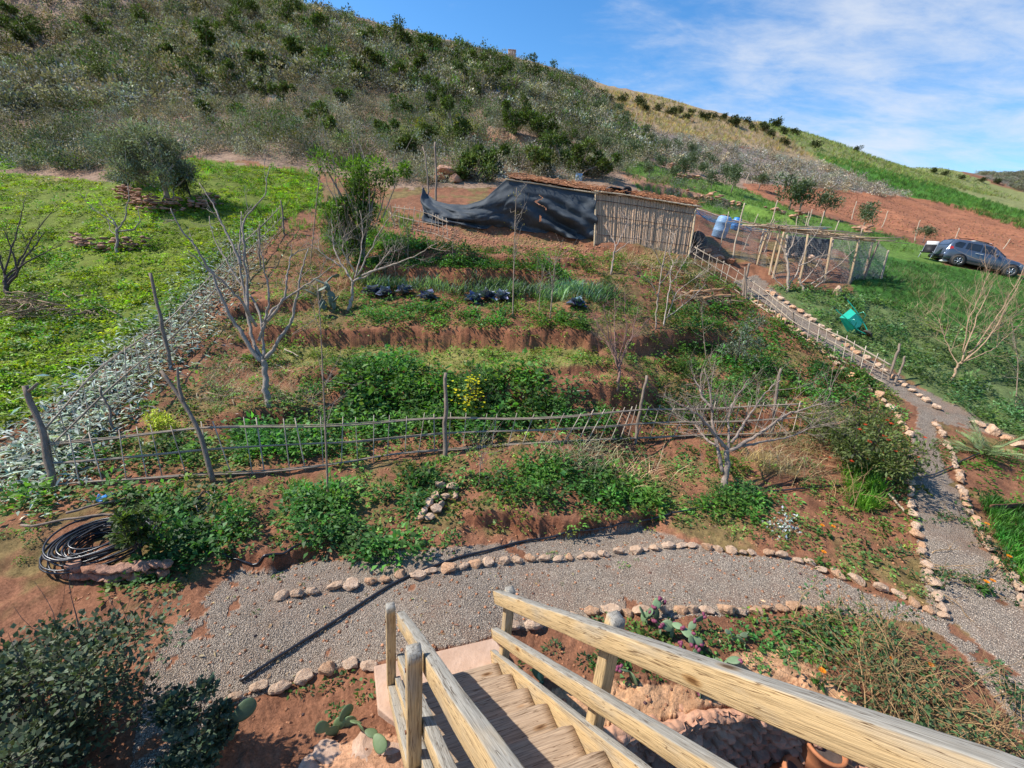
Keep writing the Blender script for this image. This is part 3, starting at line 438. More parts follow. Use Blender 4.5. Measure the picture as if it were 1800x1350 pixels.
    mb = MB(); LT = [T_grass(9, 1, .055, .5, 40+i) for i in range(4)]; spread(mb, LT, cells([(600,488),(640,490),(800,497),(1080,512),(1085,536),(900,527),(640,508)], 75, rag=.05), .34, .52, (.17, .26, .17), .15, .05); stuff(mb, 'leek_bed', 'leaf', 'blue green leeks in a long bed under the upper earth bank', 'leeks')
    mb = MB(); DT = [T_grass(22, 1, .016, .9, 60+i) for i in range(3)]
    for poly, dn, lo, hi in [([(940,800),(1100,790),(1180,830),(1120,860),(960,830)], 20, .2, .55), ([(1290,770),(1440,770),(1430,860),(1330,850)], 16, .2, .5), ([(500,430),(640,440),(640,520),(480,560)], 7, .2, .5), ([(1060,440),(1200,450),(1280,480),(1200,500),(1080,470)], 10, .2, .5), ([(380,640),(560,650),(560,720),(360,735),(330,690)], 16, .12, .35), ([(1540,470),(1760,520),(1760,560),(1600,560)], 4, .2, .5)]: spread(mb, DT, cells(poly, dn, patch=.35), lo, hi, (.36, .29, .17), .25, .06)
    stuff(mb, 'dry_grass', 'dull', 'straw coloured dry grass and dead stems between the beds', 'dry grass')
    mb = MB(); TB = [T_bush(170, .16, .6, 7, .85, .3, 150+i, .45) for i in range(5)]
    for poly, dn, lo, hi in [([(600,665),(660,640),(760,690),(770,735),(620,738)], 2.6, .3, .6), ([(880,660),(960,655),(1005,700),(960,735),(860,725)], 2.6, .3, .55), ([(1440,520),(1620,600),(1740,700),(1500,610)], .3, .2, .35), ([(640,550),(800,540),(860,556),(700,565)], 1.6, .2, .3), ([(400,775),(760,745),(760,790),(420,812)], 1.4, .2, .38), ([(520,900),(740,850),(760,930),(600,965)], 2.0, .18, .32), ([(860,850),(1130,850),(1150,880),(900,880)], 2.0, .18, .34), ([(1320,590),(1420,620),(1480,690),(1340,660)], 1.5, .2, .4), ([(270,880),(430,900),(400,990),(280,1010)], 2.4, .18, .34), ([(1230,870),(1310,865),(1320,905),(1240,900)], 3, .2, .3)]:
        spread(mb, TB, cells(poly, dn, patch=.2), lo, hi, (.07, .16, .036), .2, .08, (.8, 1.2))
    for poly, dn, lo, hi in [([(560,405),(690,420),(800,445),(1040,470),(1060,490),(800,476),(640,470),(560,450)], 1.0, .25, .5), ([(1060,450),(1200,470),(1290,500),(1280,520),(1100,500)], .9, .25, .45), ([(1060,520),(1240,545),(1330,560),(1240,590),(1070,570)], 1.0, .2, .42), ([(480,640),(600,640),(600,700),(520,700)], .9, .18, .3), ([(1400,860),(1560,840),(1590,900),(1450,910)], 1.0, .14, .28), ([(0,870),(75,865),(70,1000),(0,1020)], 2.4, .14, .28), ([(1100,640),(1400,660),(1480,720),(1200,700)], .9, .2, .4)]:
        spread(mb, TB, cells(poly, dn, patch=.3), lo, hi, (.09, .17, .04), .25, .1, (.7, 1.1)); spread(mb, WE, cells(poly, dn*6, patch=.3), lo*.8, hi*.9, (.10, .18, .04), .3, .12)
    stuff(mb, 'leafy_clumps', 'leaf', 'dense dark green mounds of leafy vegetables in the beds', 'garden plants')
    mb = MB(); P = cells([(60,900),(300,640),(480,500),(1210,470),(1560,690),(1660,1070),(1700,1200),(1500,1180),(900,1110),(660,1180),(400,1230),(150,1100)], 22, 9, .1, patch=.4, pscale=1.3, seed=33); n = len(P); a = rng.random(n)*6.28; V, Q = leaves(P+[0, 0, .008], np.stack([np.cos(a), np.sin(a), rng.normal(.05, .12, n)], 1), rng.uniform(.02, .075, n), rng.uniform(.008, .03, n), .25); mb.add(V, Q, None, np.repeat(ttint(n, (.34, .24, .14), .4), 4, 0)); stuff(mb, 'leaf_litter', 'dull', 'dry fallen leaves and straw bits scattered over soil and gravel', 'leaf litter')
    # grey aromatic scrub over the hill
    SC = [T_bush(250, .13, .42, 6, .62, .35, 100+i, .55) for i in range(5)]; SF = [T_bush(110, .2, .55, 4, .62, .25, 120+i, .6) for i in range(5)]; mb = MB()
    HILL = [(-60,-60),(460,-60),(560,20),(760,80),(900,110),(1030,145),(1095,215),(1150,275),(1060,320),(900,325),(720,325),(560,295),(330,268),(240,300),(90,305),(0,300),(-60,295)]
    P = cells(HILL, 2.1, 45, .35, patch=.22, pscale=.22); d = np.hypot(P[:, 0], P[:, 1]); spread(mb, SC, P[d < 48], .45, .95, (.265, .25, .205), .27, .05, (.8, 1.2)); spread(mb, SF, P[d >= 48], .6, 1.35, (.265, .25, .205), .27, .05)
    spread(mb, SF, cells([(0,0),(330,0),(330,120),(200,200),(0,200)], .6, 60, .5, patch=.4, pscale=.1), .6, 1.1, (.22, .2, .15), .15, .05)
    P = cells([(1090,225),(1250,248),(1400,280),(1500,308),(1600,350),(1400,330),(1250,305),(1120,270)], 1.1, 50, .3, patch=.25); spread(mb, SF, P, .5, 1.1, (.36, .33, .29), .15, .05); spread(mb, SF, cells([(1600,240),(1640,285),(1720,306),(1870,370),(1870,250)], 1.2, 120, .1), .7, 1.3, (.22, .22, .16))
    P = cells([(1000,290),(1240,330),(1330,380),(1220,365),(1080,335)], 1.0, 40, .4, patch=.45); spread(mb, SC, P, .3, .7, (.19, .19, .15)); spread(mb, SC, cells([(0,235),(150,245),(260,255),(330,290),(240,318),(120,300),(0,292)], 1.5, 30, .4, patch=.35), .5, 1.1, (.12, .15, .095))
    stuff(mb, 'hillside_scrub', 'dull', 'grey green aromatic scrub covering the hillside', 'scrub')
    mb = MB(); P = cells(HILL, .32, 45, .4, patch=.42, pscale=.15, seed=12); d = np.hypot(P[:, 0], P[:, 1]); spread(mb, SC, P[d < 50], .5, 1.2, (.11, .15, .05), .25, .1, (.9, 1.5)); spread(mb, SF, P[d >= 50], .7, 1.7, (.11, .15, .05), .25, .1, (.9, 1.3)); stuff(mb, 'green_undergrowth', 'dull', 'darker green undergrowth mixed into the grey hillside scrub', 'undergrowth')
    mb = MB(); spread(mb, SC, cells([(705,203),(780,200),(822,222),(840,240),(740,240)], .9, 50), .5, .9, (.26, .30, .02), .15, .06); stuff(mb, 'yellow_gorse', 'leaf', 'yellow green flowering patch on the hillside above the tarp', 'gorse')
    # cut agave and artichoke leaves thrown along the fence
    mb = MB(); n = 9500; t = rng.random(n); cx = np.interp(t, [0, .3, .6, .85, 1], [20, 165, 300, 385, 440]); cy = np.interp(t, [0, .3, .6, .85, 1], [850, 700, 580, 480, 405]); w = np.interp(t, [0, .6, 1], [88, 66, 40]); q = hit(cx+rng.normal(0, 1, n)*w*.55+8, cy+rng.normal(0, 1, n)*w*.33)
    q[:, 2] += rng.random(n)**1.8*.2; a = rng.random(n)*6.28; D = np.stack([np.cos(a), np.sin(a), rng.normal(.12, .3, n)], 1); L = rng.uniform(.07, .24, n); V, Q = leaves(q, D, L, L*rng.uniform(.08, .28, n), .25); mb.add(V, Q, None, np.repeat(ttint(n, (.35, .40, .34), .38, .07), 4, 0))
    stuff(mb, 'cut_leaves', 'dull', 'heap of cut grey green artichoke and agave leaves drying along the left fence', 'cut leaves')
    # clods and loose pebbles
    mb = MB(); ic = (np.array([[1,0,0],[-1,0,0],[0,1,0],[0,-1,0],[0,0,1],[0,0,-1]])*[.5,.5,.35], np.array([[0,2,4],[2,1,4],[1,3,4],[3,0,4],[2,0,5],[1,2,5],[3,1,5],[0,3,5]]), np.ones((6, 3)))
    k = rng.choice(GR.size, 42000, p=(lambda w: w/w.sum())((AREA*(GR > .5)*VIS*(RHO < 9)).ravel())); X = GX.ravel()[k]+rng.normal(0, .01, len(k)); Y = GY.ravel()[k]+rng.normal(0, .01, len(k)); P = np.stack([X, Y, gz(X, Y)+.002], 1)
    inst(mb, ic, P, rng.uniform(.007, .017, len(P)), None, np.clip(np.array([.49, .40, .31])*(1+rng.normal(0, .3, (len(P), 1))), .1, .8)); o = stuff(mb, 'gravel', plain('pebble', (1, 1, 1), (.8, .8, .8), 6, bmp=0, tint=True), 'loose grey gravel lying on the garden path', 'gravel')
    mb = MB(); P = cells([(60,1080),(480,500),(800,400),(1210,440),(1560,690),(1660,1080),(1500,1300),(1000,1350),(500,1350),(100,1150)], 60, 9, .1, patch=.25, pscale=.6, notpit=True); inst(mb, ic, P, rng.uniform(.012, .05, len(P))*(1+.03*np.hypot(P[:, 0], P[:, 1])), None, np.clip(np.array([.38, .175, .09])*(1+rng.normal(0, .3, (len(P), 1))), .05, .8)); P = cells([(560,380),(800,390),(1050,430),(1210,450),(1200,480),(1000,470),(800,430)], 60); inst(mb, ic, P, rng.uniform(.03, .13, len(P)), None, np.clip(np.array([.42, .2, .11])*(1+rng.normal(0, .3, (len(P), 1))), .05, .8))
    P = cells([(1310,326),(1560,345),(1800,390),(1860,440),(1660,425),(1450,375)], 5, 40); inst(mb, ic, P, rng.uniform(.08, .25, len(P)), None, ttint(len(P), (.33, .14, .07))); stuff(mb, 'soil_clods', plain('clod', (1, 1, 1), (.7, .7, .7), 9, bmp=.4, tint=True), 'crumbs and clods of red soil lying on the beds', 'soil clods')
vegetation()

# ================================================================ THINGS
ONES = 'first second third fourth fifth sixth seventh eighth ninth tenth eleventh twelfth thirteenth fourteenth fifteenth sixteenth seventeenth eighteenth nineteenth'.split()
TENS = {2: 'twent', 3: 'thirt', 4: 'fort', 5: 'fift', 6: 'sixt', 7: 'sevent', 8: 'eight', 9: 'ninet'}
def ordinal(n):
    if n > 100: return 'hundred and '+ordinal(n-100)
    if n == 100: return 'hundredth'
    if n < 20: return ONES[n-1]
    return TENS[n//10]+('ieth' if n % 10 == 0 else 'y-'+ONES[n % 10-1])
# ---------------------------------------------------------------- wooden staircase with its railings
SH, SK = .3865, .7844; SB = np.array([.0943, 3.1196]); SHV = np.array([math.sin(SH), -math.cos(SH)]); SPE = np.array([-math.cos(SH), -math.sin(SH)])
def stair(s, side, z): b = SB+SHV*s+SPE*side; return (b[0], b[1], z+SK*s)
def staircase():
    root = empty('wooden_staircase', (SB[0], SB[1], 0), 'weathered wooden staircase with plank treads and two timber handrails', 'staircase')
    bpy.context.view_layer.update(); hv3 = Vector((SHV[0], SHV[1], 0)); pe3 = Vector((SPE[0], SPE[1], 0)); smax = 2.75
    for sd in (.0, .93): beam('stringer', stair(-.10, sd, .10), stair(smax, sd, .10), .048, .30, M['rail'], root)
    run = .31; z0 = .06
    for i in range(9):
        s = z0+i*run; zt = (i+1)*run*SK; b = SB+SHV*(s+run/2+.01)
        a = Vector((*(b+SPE*.03), zt)); c = Vector((*(b+SPE*.90), zt)); beam('tread', a, c, run+.05, .045, M['tread'], root, .006)
        r0 = Vector((*(SB+SHV*(s+.015)+SPE*.03), zt-run*SK/2)); r1 = Vector((*(SB+SHV*(s+.015)+SPE*.90), zt-run*SK/2)); beam('riser', r0, r1, .022, run*SK-.046, M['tread'], root, .003)
    for nm, s, sd, za, zt in [('post', 0, -.05, -.1, 1.07), ('post', 1.40, -.05, -.3, 1.10), ('post', -.2, .985, -.45, .98), ('post', 1.12, .985, -.3, 1.12)]:
        b = stair(s, sd, 0); beam(nm, (b[0], b[1], b[2]+za), (b[0], b[1], (b[2] if s > .5 else 0)+zt), .082, .082, M['rail'], root, .012, up=(SHV[0], SHV[1], 0))
    for nm, sd, z, a in [('handrail', .025, .985, -.13), ('handrail', .90, .985, -.16), ('middle_rail', .02, .535, -.12), ('middle_rail', .905, .50, -.16), ('bottom_rail', .985, .12, -.2)]:
        beam(nm, stair(a, sd, z), stair(smax if nm != 'bottom_rail' else 2.3, sd, z), .066, .118 if nm != 'middle_rail' else .10, M['rail'], root, .014)
    for s_, sd, dz in [(0, -.092, .985), (1.40, -.092, .985), (1.40, -.092, .535), (0, -.092, .535), (-.2, 1.028, .97), (1.12, 1.028, .985), (1.12, 1.028, .50), (1.12, .86, .985)]:
        q = np.array(stair(s_, sd, dz)); q2 = q+np.array([SPE[0], SPE[1], 0])*(.008 if sd > .9 else -.008); mb = MB(); mb.tube([q, q2], .011, 8); mb.build('bolt', 'rust', root, True, org=np.array(root.location))
staircase()
def prism(name, pts, z0, z1, mat, bevel=0, rough=0):
    n = len(pts); V = [(x, y, z1) for x, y in pts]+[(x, y, z0) for x, y in pts]; me = bpy.data.meshes.new(name); F = [list(range(n)), list(range(2*n-1, n-1, -1))]+[[i, i+n, (i+1) % n+n, (i+1) % n] for i in range(n)]
    cx, cy = np.mean(pts, 0); V = [(x-cx, y-cy, z) for x, y, z in V]; me.from_pydata(V, [], [f[::-1] for f in F]); me.materials.append(M[mat]); o = link(name, me, None, bevel); o.location = (cx, cy, 0); return o
_q = [at_z(*p, .035)[:2] for p in [(657,1170),(868,1121),(882,1140),(915,1225),(960,1300),(780,1340),(664,1245)]]
tag(prism('concrete_landing', [tuple(p) for p in _q], -.5, .035, 'slab', .012), 'pinkish ochre concrete slab at the foot of the wooden stairs', 'landing slab')
# ---------------------------------------------------------------- stones
import bmesh
def rock_mesh(seed, sx=1, sy=.75, sz=.6, sub=3, rough=.6, flat=9):
    bm = bmesh.new(); bmesh.ops.create_icosphere(bm, subdivisions=sub, radius=.5); r = np.random.default_rng(seed); V = np.array([v.co[:] for v in bm.verts])
    for _ in range(flat):
        n = r.normal(size=3); n /= np.linalg.norm(n); d = r.uniform(.27, .42); e = V @ n; V = V-np.maximum(e-d, 0)[:, None]*n
    u = V/np.linalg.norm(V, axis=1)[:, None]; a = fbm(u[:, 0]*1.6+u[:, 2]*1.1+seed, u[:, 1]*1.6-u[:, 2]*.7, 4, seed)*rough+fbm(u[:, 0]*6+u[:, 2]*3, u[:, 1]*6-u[:, 2]*4, 2, seed+3)*rough*.3; V = V*(1+a[:, None]); V *= [sx, sy, sz]
    for v, c in zip(bm.verts, V): v.co = c
    me = bpy.data.meshes.new('stone'); bm.to_mesh(me); bm.free(); t = r.choice([0, 1, 2]); col = [(1, 1, 1), (1.05, 1.08, 1.12), (1, .88, .78)][t]
    at = me.color_attributes.new('tint', 'FLOAT_COLOR', 'POINT'); at.data.foreach_set('color', np.tile([*col, 1.], len(me.vertices))); me.materials.append(M['stone']); return me
RM = [rock_mesh(i, 1, rng.uniform(.65, .95), rng.uniform(.5, .8)) for i in range(18)]
def stone(P, s, rz, label, group=None, cat='stone', mat=None, sink=.3, tilt=.15):
    o = bpy.data.objects.new('stone', RM[rng.integers(len(RM))]); COL.objects.link(o); o.location = (P[0], P[1], P[2]+s*(.3-sink*.3)); o.scale = (s*rng.uniform(.95, 1.2), s*rng.uniform(.85, 1.1), s*rng.uniform(.9, 1.2)); o.rotation_euler = (rng.normal(0, tilt), rng.normal(0, tilt), rz+rng.normal(0, .25))
    if mat: o.material_slots[0].link = 'OBJECT'; o.material_slots[0].material = M[mat]
    tag(o, label, cat, group); return o
def stone_row(px, size, group, what, where, step=1.12, alt=()):
    P = hit(*np.array(px, float).T); d = np.concatenate([[0], np.cumsum(np.linalg.norm(np.diff(P[:, :2], axis=0), axis=1))]); s = 0; k = 0
    while s < d[-1]:
        z = size*rng.uniform(.7, 1.15); x = np.interp(s+z/2, d, P[:, 0]); y = np.interp(s+z/2, d, P[:, 1]); x2 = np.interp(s+z, d, P[:, 0]); y2 = np.interp(s+z, d, P[:, 1]); k += 1; a = math.atan2(y2-y, x2-x)
        x += rng.normal(0, .018); y += rng.normal(0, .018); stone((x, y, gz(x, y)), z, a, alt[k-1] if k <= len(alt) else f'{what}, {ordinal(k)} {where}', group); s += z*step
stone_row([(478,1050),(520,1049),(580,1040),(640,1028),(700,1018),(740,1010),(820,998),(900,986),(980,984),(1060,978),(1120,968),(1190,961),(1260,966),(1330,975),(1400,985),(1440,1000),(1480,1015),(1540,1035),(1600,1058),(1660,1088)], .185, 'stones edging the upper side of the gravel path', 'pale ochre stone edging upper side of gravel path', 'from the left end', alt=['large chalky white stone starting the upper row of the gravel path', 'long flat pale stone second from left end of the upper edging row'])
stone_row([(398,1236),(430,1222),(470,1212),(520,1200),(570,1184),(610,1176),(650,1172)], .2, 'stones edging the gravel left of the stairs', 'large ochre stone edging gravel left of the stairs', 'from the left')
stone_row([(888,1112),(930,1100),(980,1092),(1035,1082),(1100,1080),(1160,1077),(1220,1076),(1290,1078),(1360,1070),(1420,1072),(1480,1080),(1540,1100)], .2, 'stones edging the lower side of the gravel path', 'ochre stone edging lower side of gravel path', 'from the stairs')
stone_row([(1658,1078),(1640,1040),(1628,1000),(1616,960),(1606,920),(1600,880),(1597,840),(1600,800)], .2, 'stones along left side of the right hand path', 'pinkish stone on left border of the right path', 'counted upwards')
stone_row([(1800,1075),(1790,1040),(1760,1000),(1735,960),(1715,920),(1700,890),(1690,860),(1680,820),(1660,780),(1645,745)], .19, 'stones along right side of the right hand path', 'pale stone on right border of the right path', 'counted upwards')
stone_row([(1650,722),(1620,700),(1580,672),(1540,645),(1500,618),(1450,580),(1400,545),(1350,515)], .24, 'stones on the far side of the fenced path', 'ochre stone on far side of fenced path', 'counted from the bend')
stone_row([(1598,770),(1570,722),(1530,688),(1480,650),(1440,615),(1395,580),(1350,548),(1310,520)], .24, 'stones on the near side of the fenced path', 'ochre stone on near side of fenced path', 'counted from the bend')
stone_row([(1700,742),(1730,752),(1790,785)], .3, 'stones beside the side branch of the path', 'pink stone edging the side branch of path', 'from the left')
for i, (x, y, s) in enumerate([(775,860,.2),(795,862,.19),(765,878,.2),(782,880,.17),(800,878,.16),(755,892,.22),(768,902,.2),(745,908,.2),(757,916,.17),(738,918,.15),(775,893,.16)]):
    P = hit1(x, y); stone((P[0], P[1], P[2]+.04), s, rng.random()*3, f'pale pink stone in the small heap among the greens, {ordinal(i+1)} from the top', 'stones in the small heap above the path')
for i, x in enumerate(np.linspace(128, 285, 11)):
    for row in range(2):
        P = hit1(x+row*7, 1022-abs(x-190)*.12); tag(stone((P[0], P[1], P[2]+.02+row*.1), .2, 0, f'brown stone in the low wall under the hose coil, {ordinal(i+1)} from left in {"upper" if row else "lower"} course', 'stones of the low wall under the hose coil', mat='redstone'), f'brown stone in low wall under hose coil, {"upper" if row else "lower"} course, {ordinal(i+1)} from left', 'stone', 'stones of the low wall under the hose coil')
P = hit1(1470, 518); o = stone(P, .55, 1, 'pointed grey boulder standing in the weeds below the coop', mat='slab', cat='boulder'); o.scale = (.55, .45, .85)
for (x, y, s, lb) in [(783,313,1.6,'orange boulder beside the tall poles behind the tarp'),(800,320,1.0,'smaller orange boulder leaning by the tall poles'),(772,318,.8,'squat orange boulder left of the pair behind the tarp'),(883,262,1.6,'pinkish boulder in the scrub above the tarp'),(862,268,1.2,'reddish boulder left of the pinkish one in the scrub'),(1515,408,.8,'brown boulder on the bank behind the coop'),(1240,446,.5,'orange stone by the tyre next to the reed hut'),(1262,456,.55,'orange stone between the tyre and the cane fence'),(1283,462,.5,'orange stone inside the coop yard')]:
    P = hit1(x, y); o = stone(P, s, rng.random()*3, lb, cat='boulder', mat='rock', sink=.5)
def stone_bank(name, px, h, th, label, cat, mat='redstone', per=None, sz=.2, org=None, group=None):
    """dry-stone bank: courses of separate faceted stones merged into one wall"""
    P = hit(*np.array(px, float).T); d = np.concatenate([[0], np.cumsum(np.linalg.norm(np.diff(P[:, :2], axis=0), axis=1))]); mb = MB(); n = int(d[-1]*h/sz**2*2.2*max(1, th/sz*.6)); g = P.mean(0)
    for i in range(n):
        s = rng.random()*d[-1]; z = rng.random(); x = np.interp(s, d, P[:, 0])+rng.normal(0, th/3); y = np.interp(s, d, P[:, 1])+rng.normal(0, th/3); me = RM[rng.integers(len(RM))]
        T = ROCKT[rng.integers(len(ROCKT))]; a = rng.random()*6.28; c, q = math.cos(a), math.sin(a); V = T[0]*[1.25, .9, .75]*sz*rng.uniform(.6, 1.4); V = np.stack([V[:, 0]*c-V[:, 1]*q, V[:, 0]*q+V[:, 1]*c, V[:, 2]], 1)+[x, y, float(gz(x, y))+z*h*rng.uniform(.6, 1)]; mb.add(V, None, T[1], np.array((1, 1, 1))*rng.uniform(.7, 1.3))
    o = mb.build(name, mat, org=g); return tag(o, label, cat, group)
def rock_tri(i):
    me = rock_mesh(200+i, 1, .8, .6, 2); V = np.array([v.co[:] for v in me.vertices]); T = np.array([p.vertices[:] for p in me.polygons]); return V, T
ROCKT = [rock_tri(i) for i in range(6)]
stone_bank('stone_bank', [(128,425),(150,438),(190,442),(230,440),(265,436)], .45, .15, 'curved red dry stone bank around the young tree in the meadow', 'stone bank')
stone_bank('stone_bank', [(215,345),(250,365),(290,372),(340,370),(380,358)], .55, .5, 'broad red dry stone bank under the big olive tree', 'stone bank')
for px, lb in [([(1212,345),(1250,355),(1305,360)], 'orange dry stone terrace behind the reed hut roof'), ([(1345,372),(1378,378)], 'short orange stone terrace left of the middle olive tree'), ([(1385,388),(1418,392)], 'short orange stone terrace above the coop roof'), ([(1500,408),(1530,412)], 'low orange stone terrace right of the coop'), ([(1190,315),(1222,317)], 'small stone terrace on the green slope above the hut'), ([(1150,290),(1180,296),(1210,300)], 'upper stone terrace on the green slope above the hut'), ([(860,190),(900,196)], 'stone terrace high on the scrub hillside')]:
    stone_bank('stone_terrace', px, .5, .3, lb, 'stone terrace', 'rock', sz=.35, group='dry stone terraces on the slope')
stone_bank('rock_outcrop', [(318,212),(335,216),(355,214)], .6, .9, 'pale rock outcrop in the scrub above the olive tree', 'rock outcrop', 'rock', sz=.5); stone_bank('rock_outcrop', [(150,186),(180,188),(215,192)], .4, .8, 'pale flat rock outcrop at the left of the scrub hillside', 'rock outcrop', 'rock', sz=.5)
# retaining wall of the sunken yard: rough stone facing under the ledge
def yard_wall():
    pw = smoothline(np.array([(p[0], p[1], 0) for p in PEW]), 260); mb = MB(); nu, nv = 260, 90; tn = np.gradient(pw, axis=0); tn /= np.linalg.norm(tn, axis=1)[:, None]; nr = np.stack([tn[:, 1], -tn[:, 0], 0*tn[:, 0]], 1)
    s = np.concatenate([[0], np.cumsum(np.linalg.norm(np.diff(pw, axis=0), axis=1))]); U, W = np.meshgrid(s, np.linspace(0, .97, nv), indexing='ij')
    cu = U*7+fbm(U*4, W*4, 3, 71)*1.2; cw = W*13+fbm(U*4, W*4, 3, 72)*1.4; cw2 = np.floor(cw); cu2 = cu+hsh(cw2, cw2*0, 5)*3; fu = np.abs(cu2-np.floor(cu2)-.5)*2; fw = np.abs(cw-cw2-.5)*2
    st = sstep(0, .5, 1-np.maximum(fu, fw**1.5))*(.35+.65*hsh(np.floor(cu2), cw2, 8)); dp = .05+.10*st+fbm(U*9, W*14, 4, 73)*.07+.05*W; V = pw[:, None]+nr[:, None]*dp[..., None]; V[..., 2] = .03-W-.02*fbm(U*5, W*5, 3, 74)
    C = .7+.6*hsh(np.floor(cu2), cw2, 9); i = np.arange(nu-1)[:, None]; j = np.arange(nv-1)[None]; mb.add(V.reshape(-1, 3), np.stack([i*nv+j, i*nv+j+1, (i+1)*nv+j+1, (i+1)*nv+j], -1).reshape(-1, 4), None, C.reshape(-1, 1)*np.ones((1, 3)))
    nb = 12; g = np.linspace(.13, -.12, nb)[None, :, None]; V2 = pw[:, None]+nr[:, None]*(g+(fbm(U[:, :nb]*6, g[..., 0]*9, 3, 75)*.1)[..., None]*(g < .12)); V2[..., 2] = .03+fbm(V2[..., 0]*7, V2[..., 1]*7, 4, 76)*.16-np.abs(g[..., 0]-.13)*.35*(g[..., 0] < 0)-.06*(g[..., 0] > .1); i2 = np.arange(nu-1)[:, None]; j2 = np.arange(nb-1)[None]; mb.add(V2.reshape(-1, 3), np.stack([i2*nb+j2, (i2+1)*nb+j2, (i2+1)*nb+j2+1, i2*nb+j2+1], -1).reshape(-1, 4)[:, ::-1], None, (1.3, 1.3, 1.2))
    tag(mb.build('retaining_wall', 'redstone', org=pw.mean(0)), 'shaded brown rough stone wall of the sunken yard below the rock ledge', 'wall')
yard_wall()
for x, y, s in [(590,1325,.22),(640,1322,.25),(560,1340,.2),(690,1310,.18),(745,1285,.15)]:
    P = hit1(x, y); o = stone(P, s*1.5, rng.random()*3, f'flat pinkish paving stone in the ochre ground left of the stairs, {ordinal(sorted([590,640,560,690,745]).index(x)+1)} from the left', 'flat stones left of the stairs', mat='slab', sink=1.2); o.scale[2] *= .35
# ---------------------------------------------------------------- pots, hose and pipe
def lathe(mb, prof, k=28, c=(0, 0, 0), col=(1, 1, 1)):
    a = np.arange(k)/k*2*math.pi; P = np.array(prof); V = np.stack([P[:, None, 0]*np.cos(a), P[:, None, 0]*np.sin(a), P[:, None, 1]+0*a], -1)+np.array(c); n = len(P); i = np.arange(n-1)[:, None]; j = np.arange(k)[None]; j2 = (j+1) % k
    mb.add(V.reshape(-1, 3), np.stack([i*k+j, i*k+j2, (i+1)*k+j2, (i+1)*k+j], -1).reshape(-1, 4), None, col)
for px, py, r, h, tl, lb, mt in [(1358,1350,.13,.34,.5,'round orange terracotta jar with a white knob leaning in the sunken yard','terracotta'),(1425,1345,.13,.26,.1,'open terracotta flowerpot among leaves in the sunken yard','terracotta'),(1398,1358,.07,.14,.2,'small red plastic pot between the terracotta pots','red')]:
    p = at_z(px, py, -.62); t = empty('flowerpot', (p[0], p[1], float(gz(p[0], p[1]))-.02), lb, 'pot'); mb = MB(); lathe(mb, [(0, 0), (r*.65, 0), (r*.9, h*.5), (r, h*.88), (r*1.12, h*.9), (r*1.12, h), (r*.95, h), (r*.85, h*.5), (0, h*.4)]); b = mb.build('body', mt, t, True); t.rotation_euler = (tl*.5, tl, 0); t.location.z += .0; t.scale = (1.3,)*3
    mb = MB(); lathe(mb, [(r*.94, h*.86), (0, h*.87)]); mb.build('soil', 'darkbark', t)
def hose_coil():
    P = hit1(182, 965); t = empty('hose_coil', P, 'large coil of black irrigation hose lying on the weeds', 'hose coil'); 
    for g in range(3):
        mb = MB(); pts = []
        for k in range(7):
            n = 40; a = np.linspace(0, 2*math.pi, n, endpoint=False)+k*.3; r = .47-.036*((k*5+g*3) % 8)*.9+.025*np.sin(a*2+k)+.02*np.sin(3*a+g); x = r*np.cos(a)*1.12+.05*math.sin(k*2+g); y = r*np.sin(a)*1.0+.05*math.cos(k+g); z = .05+.028*((k+g*2) % 6)+.05*np.sin(a*1+k*.8)+.02*rng.random(n)*.2; z += .05*(np.cos(a) > 0)*np.cos(a); pts.append(np.stack([x, y, z], 1))
        mb.tube(smoothline(np.concatenate(pts), 420), .0115, 6); mb.build('loop', 'hose', t, True)
hose_coil()
def ground_pipe(px, r, label, lift=.02, mat='hose', cat='pipe', name='irrigation_pipe', n=90):
    q = smoothline(hit(*np.array(px, float).T), n); q[:, 2] = np.maximum(gz(q[:, 0], q[:, 1]), smoothline(q, n)[:, 2]-.02)+lift; mb = MB(); mb.tube(smoothline(q, n), r, 8); return tag(mb.build(name, mat, smooth=True, org=q.mean(0)), label, cat)
ground_pipe([(423,1200),(500,1150),(580,1100),(640,1060),(690,1028),(760,998),(850,972),(940,950),(1020,935),(1100,922),(1180,905)], .016, 'long black irrigation pipe crossing the gravel path', .025)
ground_pipe([(1180,905),(1250,890),(1330,868),(1450,860),(1560,850),(1640,838),(1720,800)], .014, 'thin black pipe running right across the soil to the path', .04); ground_pipe([(365,965),(400,980),(450,995),(500,975),(560,945)], .014, 'thin dark pipe curling beside the hose coil weeds')
ground_pipe([(380,870),(372,885),(365,900),(350,910),(345,890),(360,870),(374,880),(365,905)], .01, 'small loose loop of thin black hose by the front fence', .08)
def stick(p, q, r, label, mat='pole', name='wooden_stick', cat='stick', k=8, taper=.8, wob_=.01, group=None):
    p = np.asarray(p); q = np.asarray(q); n = 12; t = np.linspace(0, 1, n)[:, None]; L = np.linalg.norm(q-p); W = np.cumsum(rng.normal(0, 1, (n, 3)), 0)*wob_*L; W -= t*W[-1]; mb = MB(); mb.tube(p+(q-p)*t+W, r*(1-(1-taper)*t[:, 0]), k); return tag(mb.build(name, mat, smooth=True, org=p), label, cat, group)
a = hit1(45, 950)+[0, 0, .22]; b = hit1(270, 942)+[0, 0, .33]; stick(a, b, .016, 'long grey wooden stick resting across the hose coil')
a = hit1(120, 912)+[0, 0, .1]; b = hit1(232, 885)+[0, 0, .12]; stick(a, b, .018, 'brown stick lying behind the hose coil')
